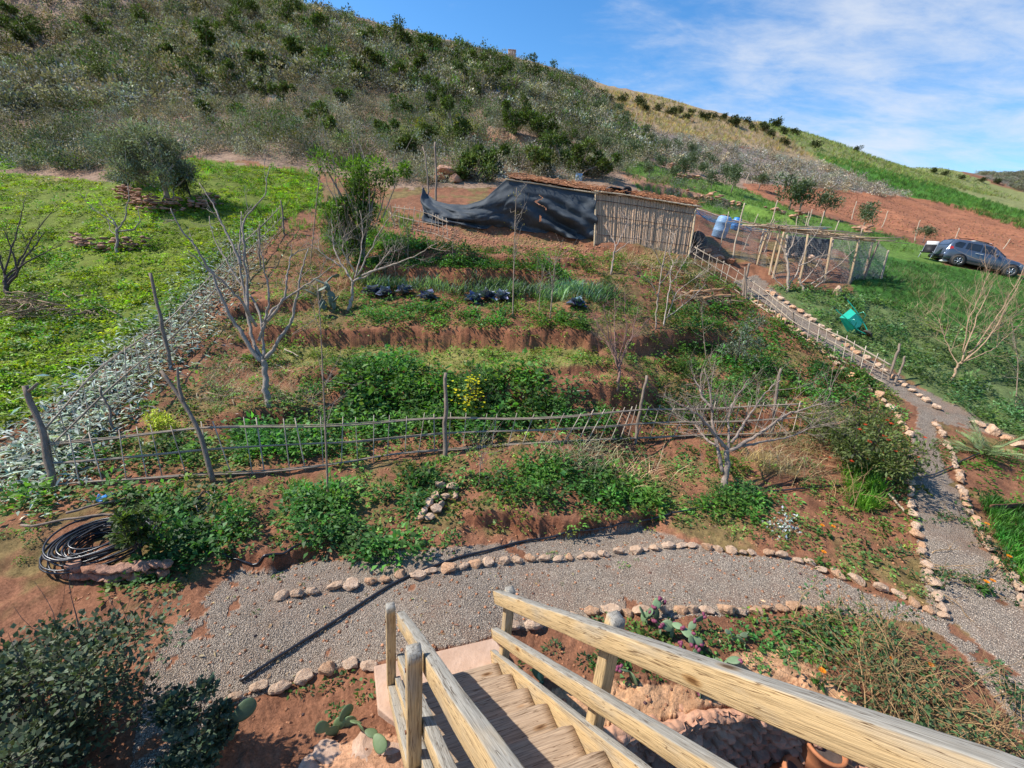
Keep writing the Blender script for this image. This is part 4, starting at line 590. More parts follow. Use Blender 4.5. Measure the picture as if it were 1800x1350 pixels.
mb = MB(); P = hit1(190, 882); n = 24; u = np.linspace(-.1, .1, n); U, W = np.meshgrid(u, np.linspace(-.05, .05, 8), indexing='ij'); Z = .1+.03*np.sin(U*30)+.03*np.cos(W*60+U*12); i = np.arange(n-1)[:, None]; j = np.arange(7)[None]; Vb = np.stack([U+P[0], W+P[1]+.03*np.sin(U*14), Z+P[2]], -1).reshape(-1, 3); mb.add(Vb, np.stack([i*8+j, (i+1)*8+j, (i+1)*8+j+1, i*8+j+1], -1).reshape(-1, 4)); o = mb.build('plastic_scrap', 'blue', org=P); so_ = o.modifiers.new('s', 'SOLIDIFY'); so_.thickness = .006; tag(o, 'crumpled strip of blue plastic lying behind the hose coil', 'plastic scrap')
for px, lb in [([(85,523),(180,520)], 'pale long stick lying on the meadow by the left tree'), ([(148,527),(215,560)], 'forked pale stick lying on the meadow'), ([(1035,690),(960,700)], 'short pale stick beside the greens'), ([(475,640),(560,680)], 'pale pole lying right of the fig trunk'), ([(490,690),(520,712)], 'thick cut stick lying at the foot of the fig tree'), ([(500,617),(525,630)], 'pale blue green dry leaf stalk near the fig tree'), ([(1560,870),(1590,905)], 'pale stick lying by the path corner')]:
    q = hit(*np.array(px, float).T)+[0, 0, .05]; stick(q[0], q[1], .018, lb, 'pale')
# ---------------------------------------------------------------- cane fences
def fence(st, label, posts, rails=(.08, .52, .95), gap=.3, r=.009, pale=1, rr=1, name='cane_fence', ov=.06, sag=.02):
    base = hit(*np.array([s[:2] for s in st], float).T); top = np.array([at_like(b, s[2], s[3]) for b, s in zip(base, st)]); d = np.concatenate([[0], np.cumsum(np.linalg.norm(np.diff(base, axis=0), axis=1))]); org = base[len(base)//2]
    t = empty(name, org, label, 'fence'); f = lambda A, s: np.stack([np.interp(s, d, A[:, i]) for i in range(3)], -1)
    ss = np.linspace(0, d[-1], 60)
    for h in rails:
        b = f(base, ss); p = b+(f(top, ss)-b)*h; w = np.cumsum(rng.normal(0, .006, (60, 3)), 0); w -= np.linspace(0, 1, 60)[:, None]*w[-1]; w[:, 2] += sag*np.sin(ss*1.7+h*5); mb = MB(); mb.tube(smoothline(p+w, 60), .013*rr, 6, np.array((.75, .72, .68))*pale); mb.tube(smoothline(p+w*.6+[0, .014, .012], 60), .010*rr, 5, np.array((.8, .78, .75))*pale); mb.build('rail', 'cane', t, True, org=org)
    n = min(100, int(d[-1]/gap)); gap = d[-1]/n
    for k in range(n):
        s = (k+.5+rng.normal(0, .1))*gap; b = f(base, s); q = f(top, s); v = q-b; lean = rng.normal(0, .018, 3)*[1, 1, 0]; mb = MB(); x = np.linspace(-.03, 1+ov+rng.random()*.06, 5)[:, None]; mb.tube(b+v*x+lean*x*2, r*rng.uniform(.7, 1.2), 5, np.array((1, 1, 1))*rng.uniform(.75, 1.2)*pale); mb.build('cane', 'cane', t, True, org=org)
    for bx, by, tx, ty, pr in posts:
        b = hit1(bx, by); q = at_like(b, tx, ty); n_ = 14; x = np.linspace(-.08, 1, n_)[:, None]; w = np.cumsum(rng.normal(0, .012, (n_, 3)), 0); w -= np.linspace(0, 1, n_)[:, None]*w[-1]; mb = MB(); mb.tube(b+(q-b)*x+w, pr*(1.05-.25*x[:, 0])*(1+rng.normal(0, .05, n_)), 8); mb.build('post', 'pole', t, True, org=org)
    return t
ff = fence([(84,862,62,775),(230,852,208,764),(372,838,348,748),(470,834,455,744),(600,822,598,741),(700,803,703,735),(783,794,783,731),(870,786,885,734),(960,783,985,730),(1050,779,1078,722),(1122,774,1142,718),(1200,772,1222,716),(1300,769,1318,713),(1400,764,1412,708)], 'long cane lattice fence across the front of the garden', [(92,864,44,678,.045),(783,803,784,655,.042),(1117,779,1137,660,.036),(1353,768,1373,648,.035)], gap=.27)
for P_, nm in [([(375,848),(352,762),(340,738),(318,700),(283,652)], 'post'), ([(322,706),(314,680),(312,645)], 'post_fork')]:
    b = hit1(375, 848); q = smoothline([at_like(b, *p) for p in P_], 16); mb = MB(); mb.tube(q, np.linspace(.04, .024, 16) if nm == 'post' else np.linspace(.028, .016, 16), 8); mb.build(nm, 'pole', ff, True, org=np.array(ff.location))
b = hit1(92, 864); mb = MB(); mb.tube([at_like(b, 46, 690), at_like(b, 56, 683), at_like(b, 66, 674)], .02, 7); mb.build('post_fork', 'pole', ff, True, org=np.array(ff.location))
fence([(95,835,68,758),(180,748,170,650),(240,690,232,606),(297,640,285,570),(345,583,338,520),(385,537,383,467),(440,470,436,415),(497,403,493,362)], 'cane lattice fence running away along the left side of the garden', [(302,650,264,480,.04),(205,760,177,680,.022),(458,470,456,395,.03),(497,412,493,352,.035),(440,500,425,400,.02)], gap=.3, r=.007)
fence([(1215,462,1222,432),(1237,476,1241,445),(1270,497,1278,464),(1304,520,1314,488),(1345,547,1352,515),(1392,586,1397,551),(1435,610,1440,573),(1480,637,1488,594),(1560,680,1568,640)], 'cane lattice fence beside the gravel path up to the hut', [(1305,522,1317,463,.05),(1310,526,1309,470,.035),(1402,585,1394,548,.03),(1562,668,1582,604,.035),(1573,678,1591,626,.03),(1530,672,1524,640,.02),(1513,645,1516,610,.018)], gap=.27, r=.010, pale=1.25, rr=1.25)
fence([(690,396,690,362),(725,407,730,368),(760,412,762,378),(792,424,788,388)], 'short leaning cane fence in front of the dark tarp', [(695,400,685,360,.02)], gap=.28, r=.012)
# ---------------------------------------------------------------- bare trees
def auto_branch(mb, p, d, L, r, lv, up=.25, col=(1, 1, 1), k=5, rs=rng, spreadv=.55):
    n = 5; d = d/np.linalg.norm(d); Q = [p]; dd = d.copy()
    for i in range(n-1): dd = dd+rs.normal(0, .1, 3)+[0, 0, up*.12]; dd /= np.linalg.norm(dd); Q.append(Q[-1]+dd*L/(n-1))
    mb.tube(Q, np.linspace(r, r*.5, n), k if r > .006 else 4, col, cap=False)
    if lv > 0:
        for _ in range(rs.integers(2, 4)):
            i = rs.integers(1, n); e = dd+rs.normal(0, spreadv, 3)+[0, 0, up]; auto_branch(mb, np.array(Q[i]), e, L*rs.uniform(.5, .8), r*.55, lv-1, up, col, k, rs, spreadv)
def bare_tree(base, limbs, label, r0=.06, mat='bark', twigs=3, tl=.5, group=None, name='bare_tree', cat='tree', col=(1, 1, 1), lv=1, up=.25, tipr=.006):
    b = hit1(*base); t = empty(name, b, label, cat, group); tw = MB()
    for i, (px, dd) in enumerate(limbs):
        n = max(10, len(px)*6); K = np.array([at_like(b, x, y, dd*j/(len(px)-1)) for j, (x, y) in enumerate(px)]); q = smoothline(K, n); wk = np.cumsum(rng.normal(0, .012, (n, 3)), 0); wk -= np.linspace(0, 1, n)[:, None]*wk[-1]; q = q+wk
        if i == 0: q[0, 2] -= .06
        ra = r0*(1 if i == 0 else (.62 if i < 4 else .45)); rb = max(tipr, ra*(.72 if i == 0 else .22)); mb = MB(); mb.tube(q, np.linspace(ra, rb, n)*(1+rng.normal(0, .07, n)), 8, col); mb.build('trunk' if i == 0 else 'limb', mat, t, True, org=b)
        if i or len(limbs) == 1:
            for _ in range(twigs): k = rng.integers(n//4, n-1); auto_branch(tw, q[k], (q[k+1]-q[k])/np.linalg.norm(q[k+1]-q[k])+rng.normal(0, .5, 3), tl*rng.uniform(.5, 1.2), max(.004, rb*.9), lv, up, col)
    if tw.n: tw.build('twigs', mat, t, True, org=b)
    return t
bare_tree((471,714), [([(471,714),(468,672),(463,632)], 0), ([(463,632),(447,600),(437,550),(427,483),(422,400),(424,372)], .5), ([(461,635),(420,580),(400,540),(373,483),(350,440),(316,400),(300,366)], -.5), ([(466,632),(493,600),(513,567),(527,517),(537,467),(542,437)], .2), ([(464,628),(462,568),(450,530),(417,490),(377,417),(368,380)], .8),
  ([(462,570),(500,530),(533,503),(587,467)], -.3), ([(437,550),(425,450),(422,383),(433,363),(463,340),(475,292)], .3), ([(463,567),(495,530),(505,490),(510,455),(522,445),(541,436)], .6), ([(450,575),(430,540),(395,500),(330,440)], -.8), ([(425,470),(400,420),(372,360),(350,322)], .2), ([(455,600),(470,560),(478,520),(470,470),(455,420)], -.3)], 'large bare fig tree with pale trunk and long upswept limbs', .068, twigs=3, tl=.5, name='fig_tree')
bare_tree((612,545), [([(612,545),(616,520),(620,496)], 0), ([(620,496),(650,480),(670,460),(690,438)], .4), ([(635,486),(690,467),(727,453),(760,430)], -.4), ([(620,496),(607,477),(590,440),(583,385)], .3), ([(622,490),(630,450),(635,410),(632,370)], .6), ([(628,485),(650,440),(672,400),(700,368)], -.3), ([(600,470),(570,450),(545,430)], 0), ([(625,480),(600,440),(610,400)], -.6)], 'bare white limbed fig tree left of the cabbages', .055, twigs=7, tl=.7, name='fig_tree', col=(1.3, 1.25, 1.2), lv=2)
bare_tree((1270,868), [([(1270,868),(1274,830),(1279,790)], 0), ([(1279,790),(1253,753),(1233,733),(1200,710)], -.3), ([(1270,830),(1258,785),(1250,717),(1238,648)], .2), ([(1281,792),(1333,773),(1387,737),(1433,717),(1468,706)], -.3), ([(1280,788),(1284,735),(1296,700),(1318,665)], .5), ([(1283,780),(1320,725),(1350,692),(1372,668)], .1), ([(1258,785),(1240,770),(1215,745),(1190,735)], .6), ([(1300,785),(1350,775),(1400,760),(1440,745)], .4), ([(1250,717),(1232,690),(1222,660)], .3)], 'bare grey fruit tree with spreading limbs near the path', .06, twigs=10, tl=.6, name='fruit_tree', lv=2, col=(.9, .85, .85))
bare_tree((1085,685), [([(1085,685),(1086,655),(1088,630)], 0)]+[([(1087,640+rng.integers(-8, 18)),((1087+x)/2+rng.integers(-6, 6), 600),(x, y)], dd) for x, y, dd in [(1045,560,.2),(1060,535,-.3),(1080,525,.4),(1100,528,-.2),(1122,540,.3),(1140,560,-.3),(1052,590,.5),(1130,585,.4),(1072,545,-.5)]], 'small reddish bare fruit tree with dense fine twigs', .035, 'redbark', 8, .42, name='fruit_tree', lv=2, tipr=.004)
bare_tree((1152,578), [([(1152,578),(1156,520),(1163,467),(1173,415)], 0), ([(1163,467),(1150,440),(1135,420)], 0), ([(1158,500),(1180,470),(1195,450)], .3), ([(1155,520),(1140,490),(1120,470)], -.2)], 'thin white stemmed young tree in front of the reed hut', .02, twigs=6, name='young_tree', col=(1.1, 1.05, 1), lv=1)
bare_tree((1167,574), [([(1167,574),(1176,510),(1181,467)], 0), ([(1170,560),(1200,535),(1240,500)], .2), ([(1178,500),(1200,470),(1215,440)], 0), ([(1172,555),(1190,510),(1230,480)], -.2), ([(1181,467),(1178,440),(1185,410)], 0)], 'forked white stemmed young tree right of its thin twin', .02, twigs=7, name='young_tree', col=(1.4, 1.4, 1.4), lv=1)
bare_tree((1073,482), [([(1073,482),(1078,455),(1083,430)], 0), ([(1083,432),(1095,405),(1108,378)], 0), ([(1082,435),(1072,410),(1062,395)], .2), ([(1080,445),(1100,430),(1122,412)], 0)], 'little pale bare tree against the reed hut wall', .03, twigs=3, name='young_tree', col=(1.3, 1.2, 1.2))
bare_tree((1383,513), [([(1383,513),(1384,480),(1383,445)], 0), ([(1384,510),(1402,475),(1412,440),(1440,400)], .2), ([(1383,450),(1372,425),(1360,408)], 0), ([(1383,460),(1395,430),(1400,405)], .3), ([(1380,508),(1360,490),(1355,465)], .2), ([(1405,468),(1430,455),(1460,445)], -.2)], 'bare white fig tree growing in front of the coop', .05, twigs=5, tl=.7, name='fig_tree', col=(1.3, 1.25, 1.2), lv=2)
bare_tree((1412,514), [([(1412,514),(1408,500),(1404,488)], 0), ([(1408,500),(1430,475),(1450,440)], .2), ([(1432,505),(1445,495),(1455,485)], 0), ([(1425,500),(1470,470),(1500,440)], .3)], 'low second bare fig stem right of the coop fig tree', .04, twigs=5, tl=.6, name='fig_tree', col=(1.3, 1.25, 1.2), lv=2)
bare_tree((1670,668), [([(1670,668),(1680,650),(1690,636)], 0), ([(1690,636),(1735,590),(1790,500)], -.3), ([(1688,640),(1720,600),(1760,540),(1800,470)], .3), ([(1688,636),(1715,570),(1745,500)], .2), ([(1690,636),(1755,610),(1800,560)], 0), ([(1684,645),(1670,610),(1650,560)], .3), ([(1690,620),(1700,560),(1740,480)], -.2), ([(1700,620),(1760,570),(1810,530)], .4)], 'leaning pinkish bare tree at the right among mallow weeds', .032, 'pale', 10, .9, name='bare_tree', lv=2, up=.4, col=(.95, .8, .7))
bare_tree((15,520), [([(15,520),(12,505),(10,492)], 0), ([(10,492),(3,470),(-10,430)], 0), ([(12,495),(35,470),(60,440),(78,408)], .3), ([(14,500),(30,480),(22,430),(5,400)], -.3), ([(10,492),(40,455),(70,400),(100,360)], .5), ([(20,480),(60,450),(110,430)], 0), ([(8,480),(20,440),(35,400),(45,350)], .2)], 'bare dark fig tree cut by the left edge of the view', .06, 'darkbark', 4, .7, name='fig_tree', lv=1)
bare_tree((206,446), [([(206,446),(206,425),(206,400)], 0), ([(206,405),(220,385),(228,345),(225,322)], 0), ([(206,408),(235,405),(246,385),(243,368)], .2), ([(206,400),(192,380),(182,365)], 0), ([(206,415),(195,405),(190,385)], .3), ([(206,400),(160,370),(140,340)], -.2)], 'bare grey young tree inside the curved stone bank', .045, twigs=4, name='fig_tree', lv=1)
for x0, x1, lb in [(288,286,'left thin bare sapling standing in front of the olive tree'), (303,304,'right thin bare sapling standing in front of the olive tree')]: bare_tree((x0, 355), [([(x0,355),(x0,335),(x1,315)], 0), ([(x0,325),(x0-8,305),(x0-12,285)], 0), ([(x0,325),(x0+8,300),(x0+10,280)], 0)], lb, .03, twigs=2, name='sapling')
for base, px, lb, r in [((577,886), [(577,886),(573,780),(567,650),(563,560),(558,500)], 'tall thin bare sapling in front of the front fence', .017), ((545,470), [(545,470),(552,400),(562,300),(568,222)], 'very tall dry fennel stalk left of the leafy tree', .022), ((901,560), [(901,560),(903,480),(905,400),(908,330)], 'tall straight sapling stem left of the twin in the cabbage bed', .022), ((967,560), [(967,560),(972,500),(977,440)], 'shorter straight sapling stem in the cabbage bed', .022), ((947,555), [(947,555),(950,500),(958,470)], 'thin leaning sapling between two straight stems', .014), ((718,480), [(718,480),(717,440),(716,400)], 'thin sapling on the bank below the tarp', .014), ((1242,640), [(1242,640),(1238,600),(1232,540)], 'thin dry stalk in the beds right of the reddish tree', .012), ((797,468), [(797,468),(795,430),(800,400)], 'thin dry stalk on the upper terrace', .012), ((842,855), [(842,855),(845,810),(850,765)], 'thin dry stalk rising through the front fence', .01), ((1785,720), [(1785,720),(1790,640),(1778,560)], 'thin dry stem at the right edge of the mallow slope', .014)]:
    b = hit1(*base); t = empty('sapling', b, lb, 'sapling'); q = smoothline([at_like(b, *p) for p in px], 24); q[0, 2] -= .05; mb = MB(); mb.tube(q, np.linspace(r, r*.35, 24), 6, (.9, .8, .7)); mb.build('stem', 'bark', t, True, org=b); tw = MB(); fy = MB()
    for _ in range(12): k = rng.integers(8, 23); auto_branch(tw, q[k], rng.normal(0, .6, 3)+[0, 0, .7], rng.uniform(.25, .6), r*.3, 1, .4)
    for _ in range(40): k = rng.integers(15, 24); pp = q[k]+rng.normal(0, .13, 3); V, Q = leaves(pp[None], rng.normal(0, 1, (1, 3)), .06, .02); fy.add(V, Q, None, (.30, .26, .08))
    tw.build('twigs', 'bark', t, True, org=b); fy.build('foliage', 'dull', t, org=b)
# ---------------------------------------------------------------- leafy trees and shrubs
def crown_tree(base, wpx, hpx, label, tint, n=2600, leaf=.05, wid=.35, name='tree', cat='tree', mat='leaf', lumps=16, lift=.15, trunk=.05, seed=0, flat=.8, group=None, upw=.3, inner=.3, stems=4, depth=1.0, lean=0):
    b = hit1(*base); d = float((b-CAM) @ Fv); W = wpx*d/FPX/2; Hh = hpx*d/FPX; t = empty(name, b, label, cat, group); r = np.random.default_rng(seed)
    lc = np.stack([r.normal(0, .42, lumps), r.normal(0, .42*depth, lumps), r.uniform(lift, .86, lumps)], 1); lc[:, :2] *= (1-.35*np.abs(lc[:, 2:3]-.45)); lr = r.uniform(.2, .4, lumps); k = r.integers(0, lumps, n); u = r.normal(size=(n, 3)); u /= np.linalg.norm(u, axis=1)[:, None]
    B = lc[k]*[W, W, Hh]+u*(lr[k]*(inner+(1-inner)*r.random(n)))[:, None]*[W, W, min(W, Hh)*.9]; B[:, 2] = np.clip(B[:, 2], .03, None); B[:, 0] += lean*B[:, 2]; D = u+[0, 0, upw]+r.normal(0, .5, (n, 3)); V, Q = leaves(B+b, D, leaf*(.6+.8*r.random(n)), leaf*wid*(.7+.6*r.random(n)), .15, r)
    mb = MB(); mb.add(V, Q, None, np.clip(np.repeat(np.array(tint)*(1+r.normal(0, .36, (n, 1)))*(1+r.normal(0, .07, (n, 3)))*r.uniform(.8, 1.2, (lumps, 1))[k], 4, 0), .01, .9)); mb.build('crown', mat, t, org=b)
    mb = MB()
    for i in range(stems): e = lc[r.integers(lumps)]*[W, W, Hh]; q = smoothline([b-[0, 0, .05], b+e*[.2, .2, .45]+[0, 0, 0], b+e], 10); mb.tube(q, np.linspace(trunk, trunk*.3, 10), 6)
    for i in range(lumps): e = lc[i]*[W, W, Hh]; auto_branch(mb, b+e*.5, e, np.linalg.norm(e)*.6, trunk*.35, 1)
    mb.build('trunk', 'bark' if trunk > .03 else 'darkbark', t, True, org=b); return t
crown_tree((638,462), 120, 195, 'tall leafy evergreen tree with yellow green shoots left of the tarp', (.10, .18, .03), 7500, .12, .32, 'evergreen_tree', trunk=.06, seed=3, lift=.3, lumps=22)
crown_tree((612,470), 70, 120, 'lower leafy bush at the foot of the evergreen tree', (.06, .12, .03), 3000, .11, .35, 'leafy_bush', 'bush', trunk=.04, seed=4)
crown_tree((296,352), 150, 122, 'big grey green olive tree on the stone bank', (.27, .30, .21), 15000, .12, .26, 'olive_tree', trunk=.09, seed=5, lift=.25, mat='dull', lumps=22, inner=.4)
crown_tree((222,330), 85, 78, 'grey upright rosemary bush beside the big olive tree', (.17, .2, .17), 5200, .22, .1, 'rosemary_bush', 'bush', mat='dull', seed=6, upw=1.6, trunk=.03, lift=.1)
crown_tree((335,345), 60, 60, 'dark bush at the right foot of the olive tree', (.08, .1, .06), 1200, .11, .3, 'dark_bush', 'bush', mat='dull', seed=7, trunk=.03)
crown_tree((1512,826), 165, 120, 'tall bush with orange red flowers beside the path', (.13, .16, .055), 5200, .075, .4, 'flowering_bush', 'bush', seed=8, trunk=.025, lumps=24, lift=.15)
crown_tree((1450,785), 110, 75, 'lower sprawling bush left of the flowering bush', (.12, .14, .05), 1800, .07, .35, 'low_bush', 'bush', seed=9, trunk=.02)
crown_tree((1810,800), 110, 210, 'dark feathery bush at the right edge beside the path', (.06, .09, .05), 4200, .07, .25, 'feathery_bush', 'bush', seed=10, mat='dull', trunk=.03, lumps=20)
crown_tree((1292,640), 85, 100, 'grey blue young olive bush in the right beds', (.16, .20, .15), 1400, .085, .22, 'olive_bush', 'bush', seed=11, mat='dull', trunk=.02)
crown_tree((285,760), 60, 38, 'pale yellow green flowering clump behind the front fence', (.42, .46, .06), 900, .05, .4, 'flowering_clump', 'plant', seed=12, trunk=.01)
crown_tree((828,728), 90, 85, 'yellow flowered mustard plant behind the front fence', (.11, .2, .06), 1300, .07, .4, 'mustard_plant', 'plant', seed=13, trunk=.012)
def blossoms(tree_px, wpx, hpx, col, n, size, parent, d0=0, name='flowers'):
    b = np.array(parent.location); d = float((b-CAM) @ Fv); mb = MB(); W = wpx*d/FPX/2; Hh = hpx*d/FPX
    for _ in range(n):
        c = b+[rng.normal(0, .33)*W, rng.normal(0, .3)*W-.3*W, rng.uniform(.2, .85)*Hh]; m = 6; a = np.arange(m)/m*6.28; D = np.stack([np.cos(a), np.sin(a)-.3, np.full(m, .5)], 1); V, Q = leaves(np.repeat(c[None], m, 0), D, size, size*.6); mb.add(V, Q, None, np.array(col)*rng.uniform(.8, 1.2))
    mb.build(name, 'petal', parent, org=b, kind='stuff')
for o in [o for o in COL.objects if o.name.startswith('mustard_plant')]: blossoms(None, 80, 85, (.75, .66, .03), 130, .035, o)
for o in [o for o in COL.objects if o.name.startswith('flowering_bush')]: blossoms(None, 165, 125, (.7, .09, .04), 20, .05, o)
for (x, y, w, h, lb, tn, sd) in [(120,1385,360,240,'dark green small leaved shrub filling the lower left corner',(.085,.11,.06),20),(345,1372,120,150,'grey green shrub between the corner shrub and the stones',(.09,.125,.075),21),(20,1240,110,100,'dark leafy shrub at the far left above the corner shrub',(.075,.105,.055),22)]:
    crown_tree((x, min(y, 1340)), w, h+(y-1340 if y > 1340 else 0), lb, tn, 9000 if w > 300 else 3000, .042, .75, 'leafy_shrub', 'shrub', 'waxy', lumps=46 if w > 300 else 18, seed=sd, trunk=.012, lift=.05, upw=.5, inner=.15, stems=7)
crown_tree((250,985), 70, 130, 'leafy young tree with olive green leaves beside the hose coil', (.085, .13, .035), 900, .07, .55, 'young_tree', 'tree', 'leaf', seed=24, trunk=.015, lift=.35)
for i, (x, y, w, h) in enumerate([(255,50,44,26),(62,80,50,34),(178,62,36,22),(220,152,88,44),(372,122,54,60),(408,158,32,48),(398,62,50,26),(425,40,60,40),(500,45,46,34),(532,30,26,30),(455,75,40,24),(520,116,34,34),(455,168,26,26),(350,158,36,36),(362,208,28,24),(500,185,30,28),(560,60,34,26),(570,115,44,30),(690,85,64,36),(640,75,30,20),(620,140,30,24),(740,150,26,40),(708,200,40,24),(745,200,30,50),(835,175,30,50),(815,160,28,40),(797,245,58,66),(748,255,36,30),(810,255,40,30),(905,232,52,44),(915,215,40,36),(955,248,54,48),(985,290,60,46),(1020,305,60,44),(1000,275,40,36),(680,240,50,30),(720,275,60,30),(820,310,66,34),(860,300,60,34),(950,305,54,36),(1060,310,40,30),(880,130,36,26),(925,135,44,28),(960,140,46,24),(1010,165,50,28),(980,160,40,26),(790,110,40,24),(760,95,40,22),(830,115,36,24),(870,150,30,24),(600,180,36,26),(300,110,30,22),(30,45,36,26),(460,130,34,26),(660,130,34,26),(560,215,40,26),(590,240,40,26),(420,205,30,22),(700,150,36,28),(780,175,36,28)]):
    crown_tree((x, y+4), w*1.25, h*1.35, f'dark green shrub on the scrub hillside, {ordinal(i+1)} in the scattered group' if False else '', (.09, .135, .035) if i % 3 else (.115, .155, .045), 1100 if w < 50 else 2000, .19 if y > 150 else .3, .5, 'hillside_shrub', 'shrub', 'dull', lumps=8, seed=300+i, trunk=.05, lift=.1, group='dark shrubs on the scrub hillside')
hs_ = sorted([o for o in COL.objects if o.name.startswith('hillside_shrub')], key=lambda o: project(np.array(o.location))[0])
for i, o in enumerate(hs_): u_, v_, _ = project(np.array(o.location)); o['label'] = f'dark green shrub on the {"upper" if v_ < 110 else "middle" if v_ < 210 else "lower"} scrub hillside, {ordinal(i+1)} from the left'
SKY_B = [(1070,172,9),(1058,165,9),(1092,175,10),(1125,182,12),(1133,190,9),(1155,190,9),(1180,196,10),(1206,206,8),(1240,207,10),(1290,216,13),(1322,224,8),(1342,226,12),(1353,236,8),(1362,219,12),(1378,230,8),(1395,232,8),(1378,249,9),(1393,217,5),(1435,256,10),(1440,232,10),(1467,240,6),(1477,242,6),(1505,261,7),(1535,254,7),(1548,261,7),(1590,284,7),(1620,284,6),(1638,299,6),(1270,206,8),(1255,204,8),(1310,213,8),(1415,226,6),(1500,247,6),(1660,303,6),(1690,310,6),(1725,315,6),(1752,318,7),(1230,202,7),(1215,196,7),(1195,194,8)]
BM = []
for i in range(5):
    V, Q, C = T_bush(700, .24, .55, 9, .8, .4, 400+i, .6); mb = MB(); mb.add(V, Q, None, C*np.array([.06, .075, .03])); o = mb.build('crown', 'dull'); BM.append(o.data); bpy.data.objects.remove(o)
for i, (x, y, r) in enumerate(sorted(SKY_B)):
    b = hit1(x, y+5); d = float((b-CAM) @ Fv); t = empty('round_bush', b-[0, 0, .1], f'dark rounded bush on the field ridge, {ordinal(i+1)} from the left', 'bush', 'rounded bushes along the field ridge'); o = link('crown', BM[i % 5], t); s = r*d/FPX; o.scale = (s*1.02, s*1.02, s*1.0); o.rotation_euler.z = i
OM = []
for i in range(5):
    V, Q, C = T_bush(1000, .2, .4, 10, 1.0, .6, 420+i, .5); mb = MB(); V = V+[0, 0, .55]; mb.add(V, Q, None, C*np.array([.13, .165, .10])); o = mb.build('crown', 'dull'); m2 = MB(); m2.tube([[0, 0, -.1], [.03, 0, .4], [0, .04, .9]], [.06, .05, .03], 6)
    m2.tube([[.02, 0, .4], [.2, .1, .8], [.3, .1, 1.1]], .025, 5); p = m2.build('trunk', 'bark'); OM.append((o.data, p.data)); bpy.data.objects.remove(o); bpy.data.objects.remove(p)
ol = [(1230,312,10),(1285,336,14),(1275,320,10),(1333,332,10),(1387,366,18),(1405,372,18),(1447,380,14),(1515,402,14),(1622,424,10),(1200,312,12),(1215,300,10),(1180,318,10),(1160,300,9),(1247,296,9),(1110,282,11),(1142,262,9),(1165,275,9),(1128,245,9),(1098,232,9),(1075,246,9),(1052,228,8),(1083,205,8),(1060,196,7),(1100,215,7),(1010,215,8),(1030,232,8),(1040,200,7),(975,205,8),(1000,240,9),(1190,268,8),(1215,276,8),(1065,270,10),(1140,310,10),(1085,300,10),(1250,330,10)]
for i, (x, y, r) in enumerate(sorted(ol)):
    b = hit1(x, y+3); d = float((b-CAM) @ Fv); t = empty('young_olive_tree', b, f'grey green young olive tree on the slope behind the hut, {ordinal(i+1)} from the left', 'olive tree', 'young olive trees on the green slope'); s = r*d/FPX*1.45
    for nm, me in zip(('crown', 'trunk'), OM[i % 5]): o = link(nm, me, t); o.scale = (s, s, s); o.rotation_euler.z = i*1.3
for x, y, r, lb in [(1393,357,20,'largest grey olive tree behind the coop, trunk hidden by its stakes'),]: pass
# ---------------------------------------------------------------- palms, cacti, cabbages
def palm(base, px, label, n=16, L=.75):
    b = hit1(*base); t = empty('dwarf_palm', b, label, 'palm')
    for i in range(n):
        a = rng.uniform(0, 6.28); el = rng.uniform(.25, 1.1); l = L*rng.uniform(.7, 1.15); s = np.linspace(0, 1, 12)[:, None]; d = np.array([math.cos(a)*math.cos(el), math.sin(a)*math.cos(el), math.sin(el)]); Q = b+d*l*s+np.array([0, 0, -1])*l*.35*s**2*math.cos(el)
        mb = MB(); mb.tube(Q, np.linspace(.009, .003, 12), 4, (.2, .26, .12)); m = 46; k = np.linspace(.2, 1, m); P = np.stack([np.interp(k, s[:, 0], Q[:, j]) for j in range(3)], 1); sd = np.cross(d, [0, 0, 1.]); sd /= np.linalg.norm(sd); sg = np.where(np.arange(m) % 2, 1, -1)[:, None]; D = sd*sg+d*.8+[0, 0, .15]
        V, Qd = leaves(P, D, .2*l/.75*(1.1-.6*k), .014, .1); mb.add(V, Qd, None, np.repeat(ttint(m, (.20, .26, .12), .15), 4, 0)); mb.build('frond', 'dull', t, org=b)
palm((1505,800), None, 'dwarf palm with grey green fronds below the flowering bush', 16, .95); palm((1730,800), None, 'dwarf palm with stiff fronds right of the path', 18, .95); palm((1440,765), None, 'small palm with arching fronds left of the flowering bush', 9, .7)
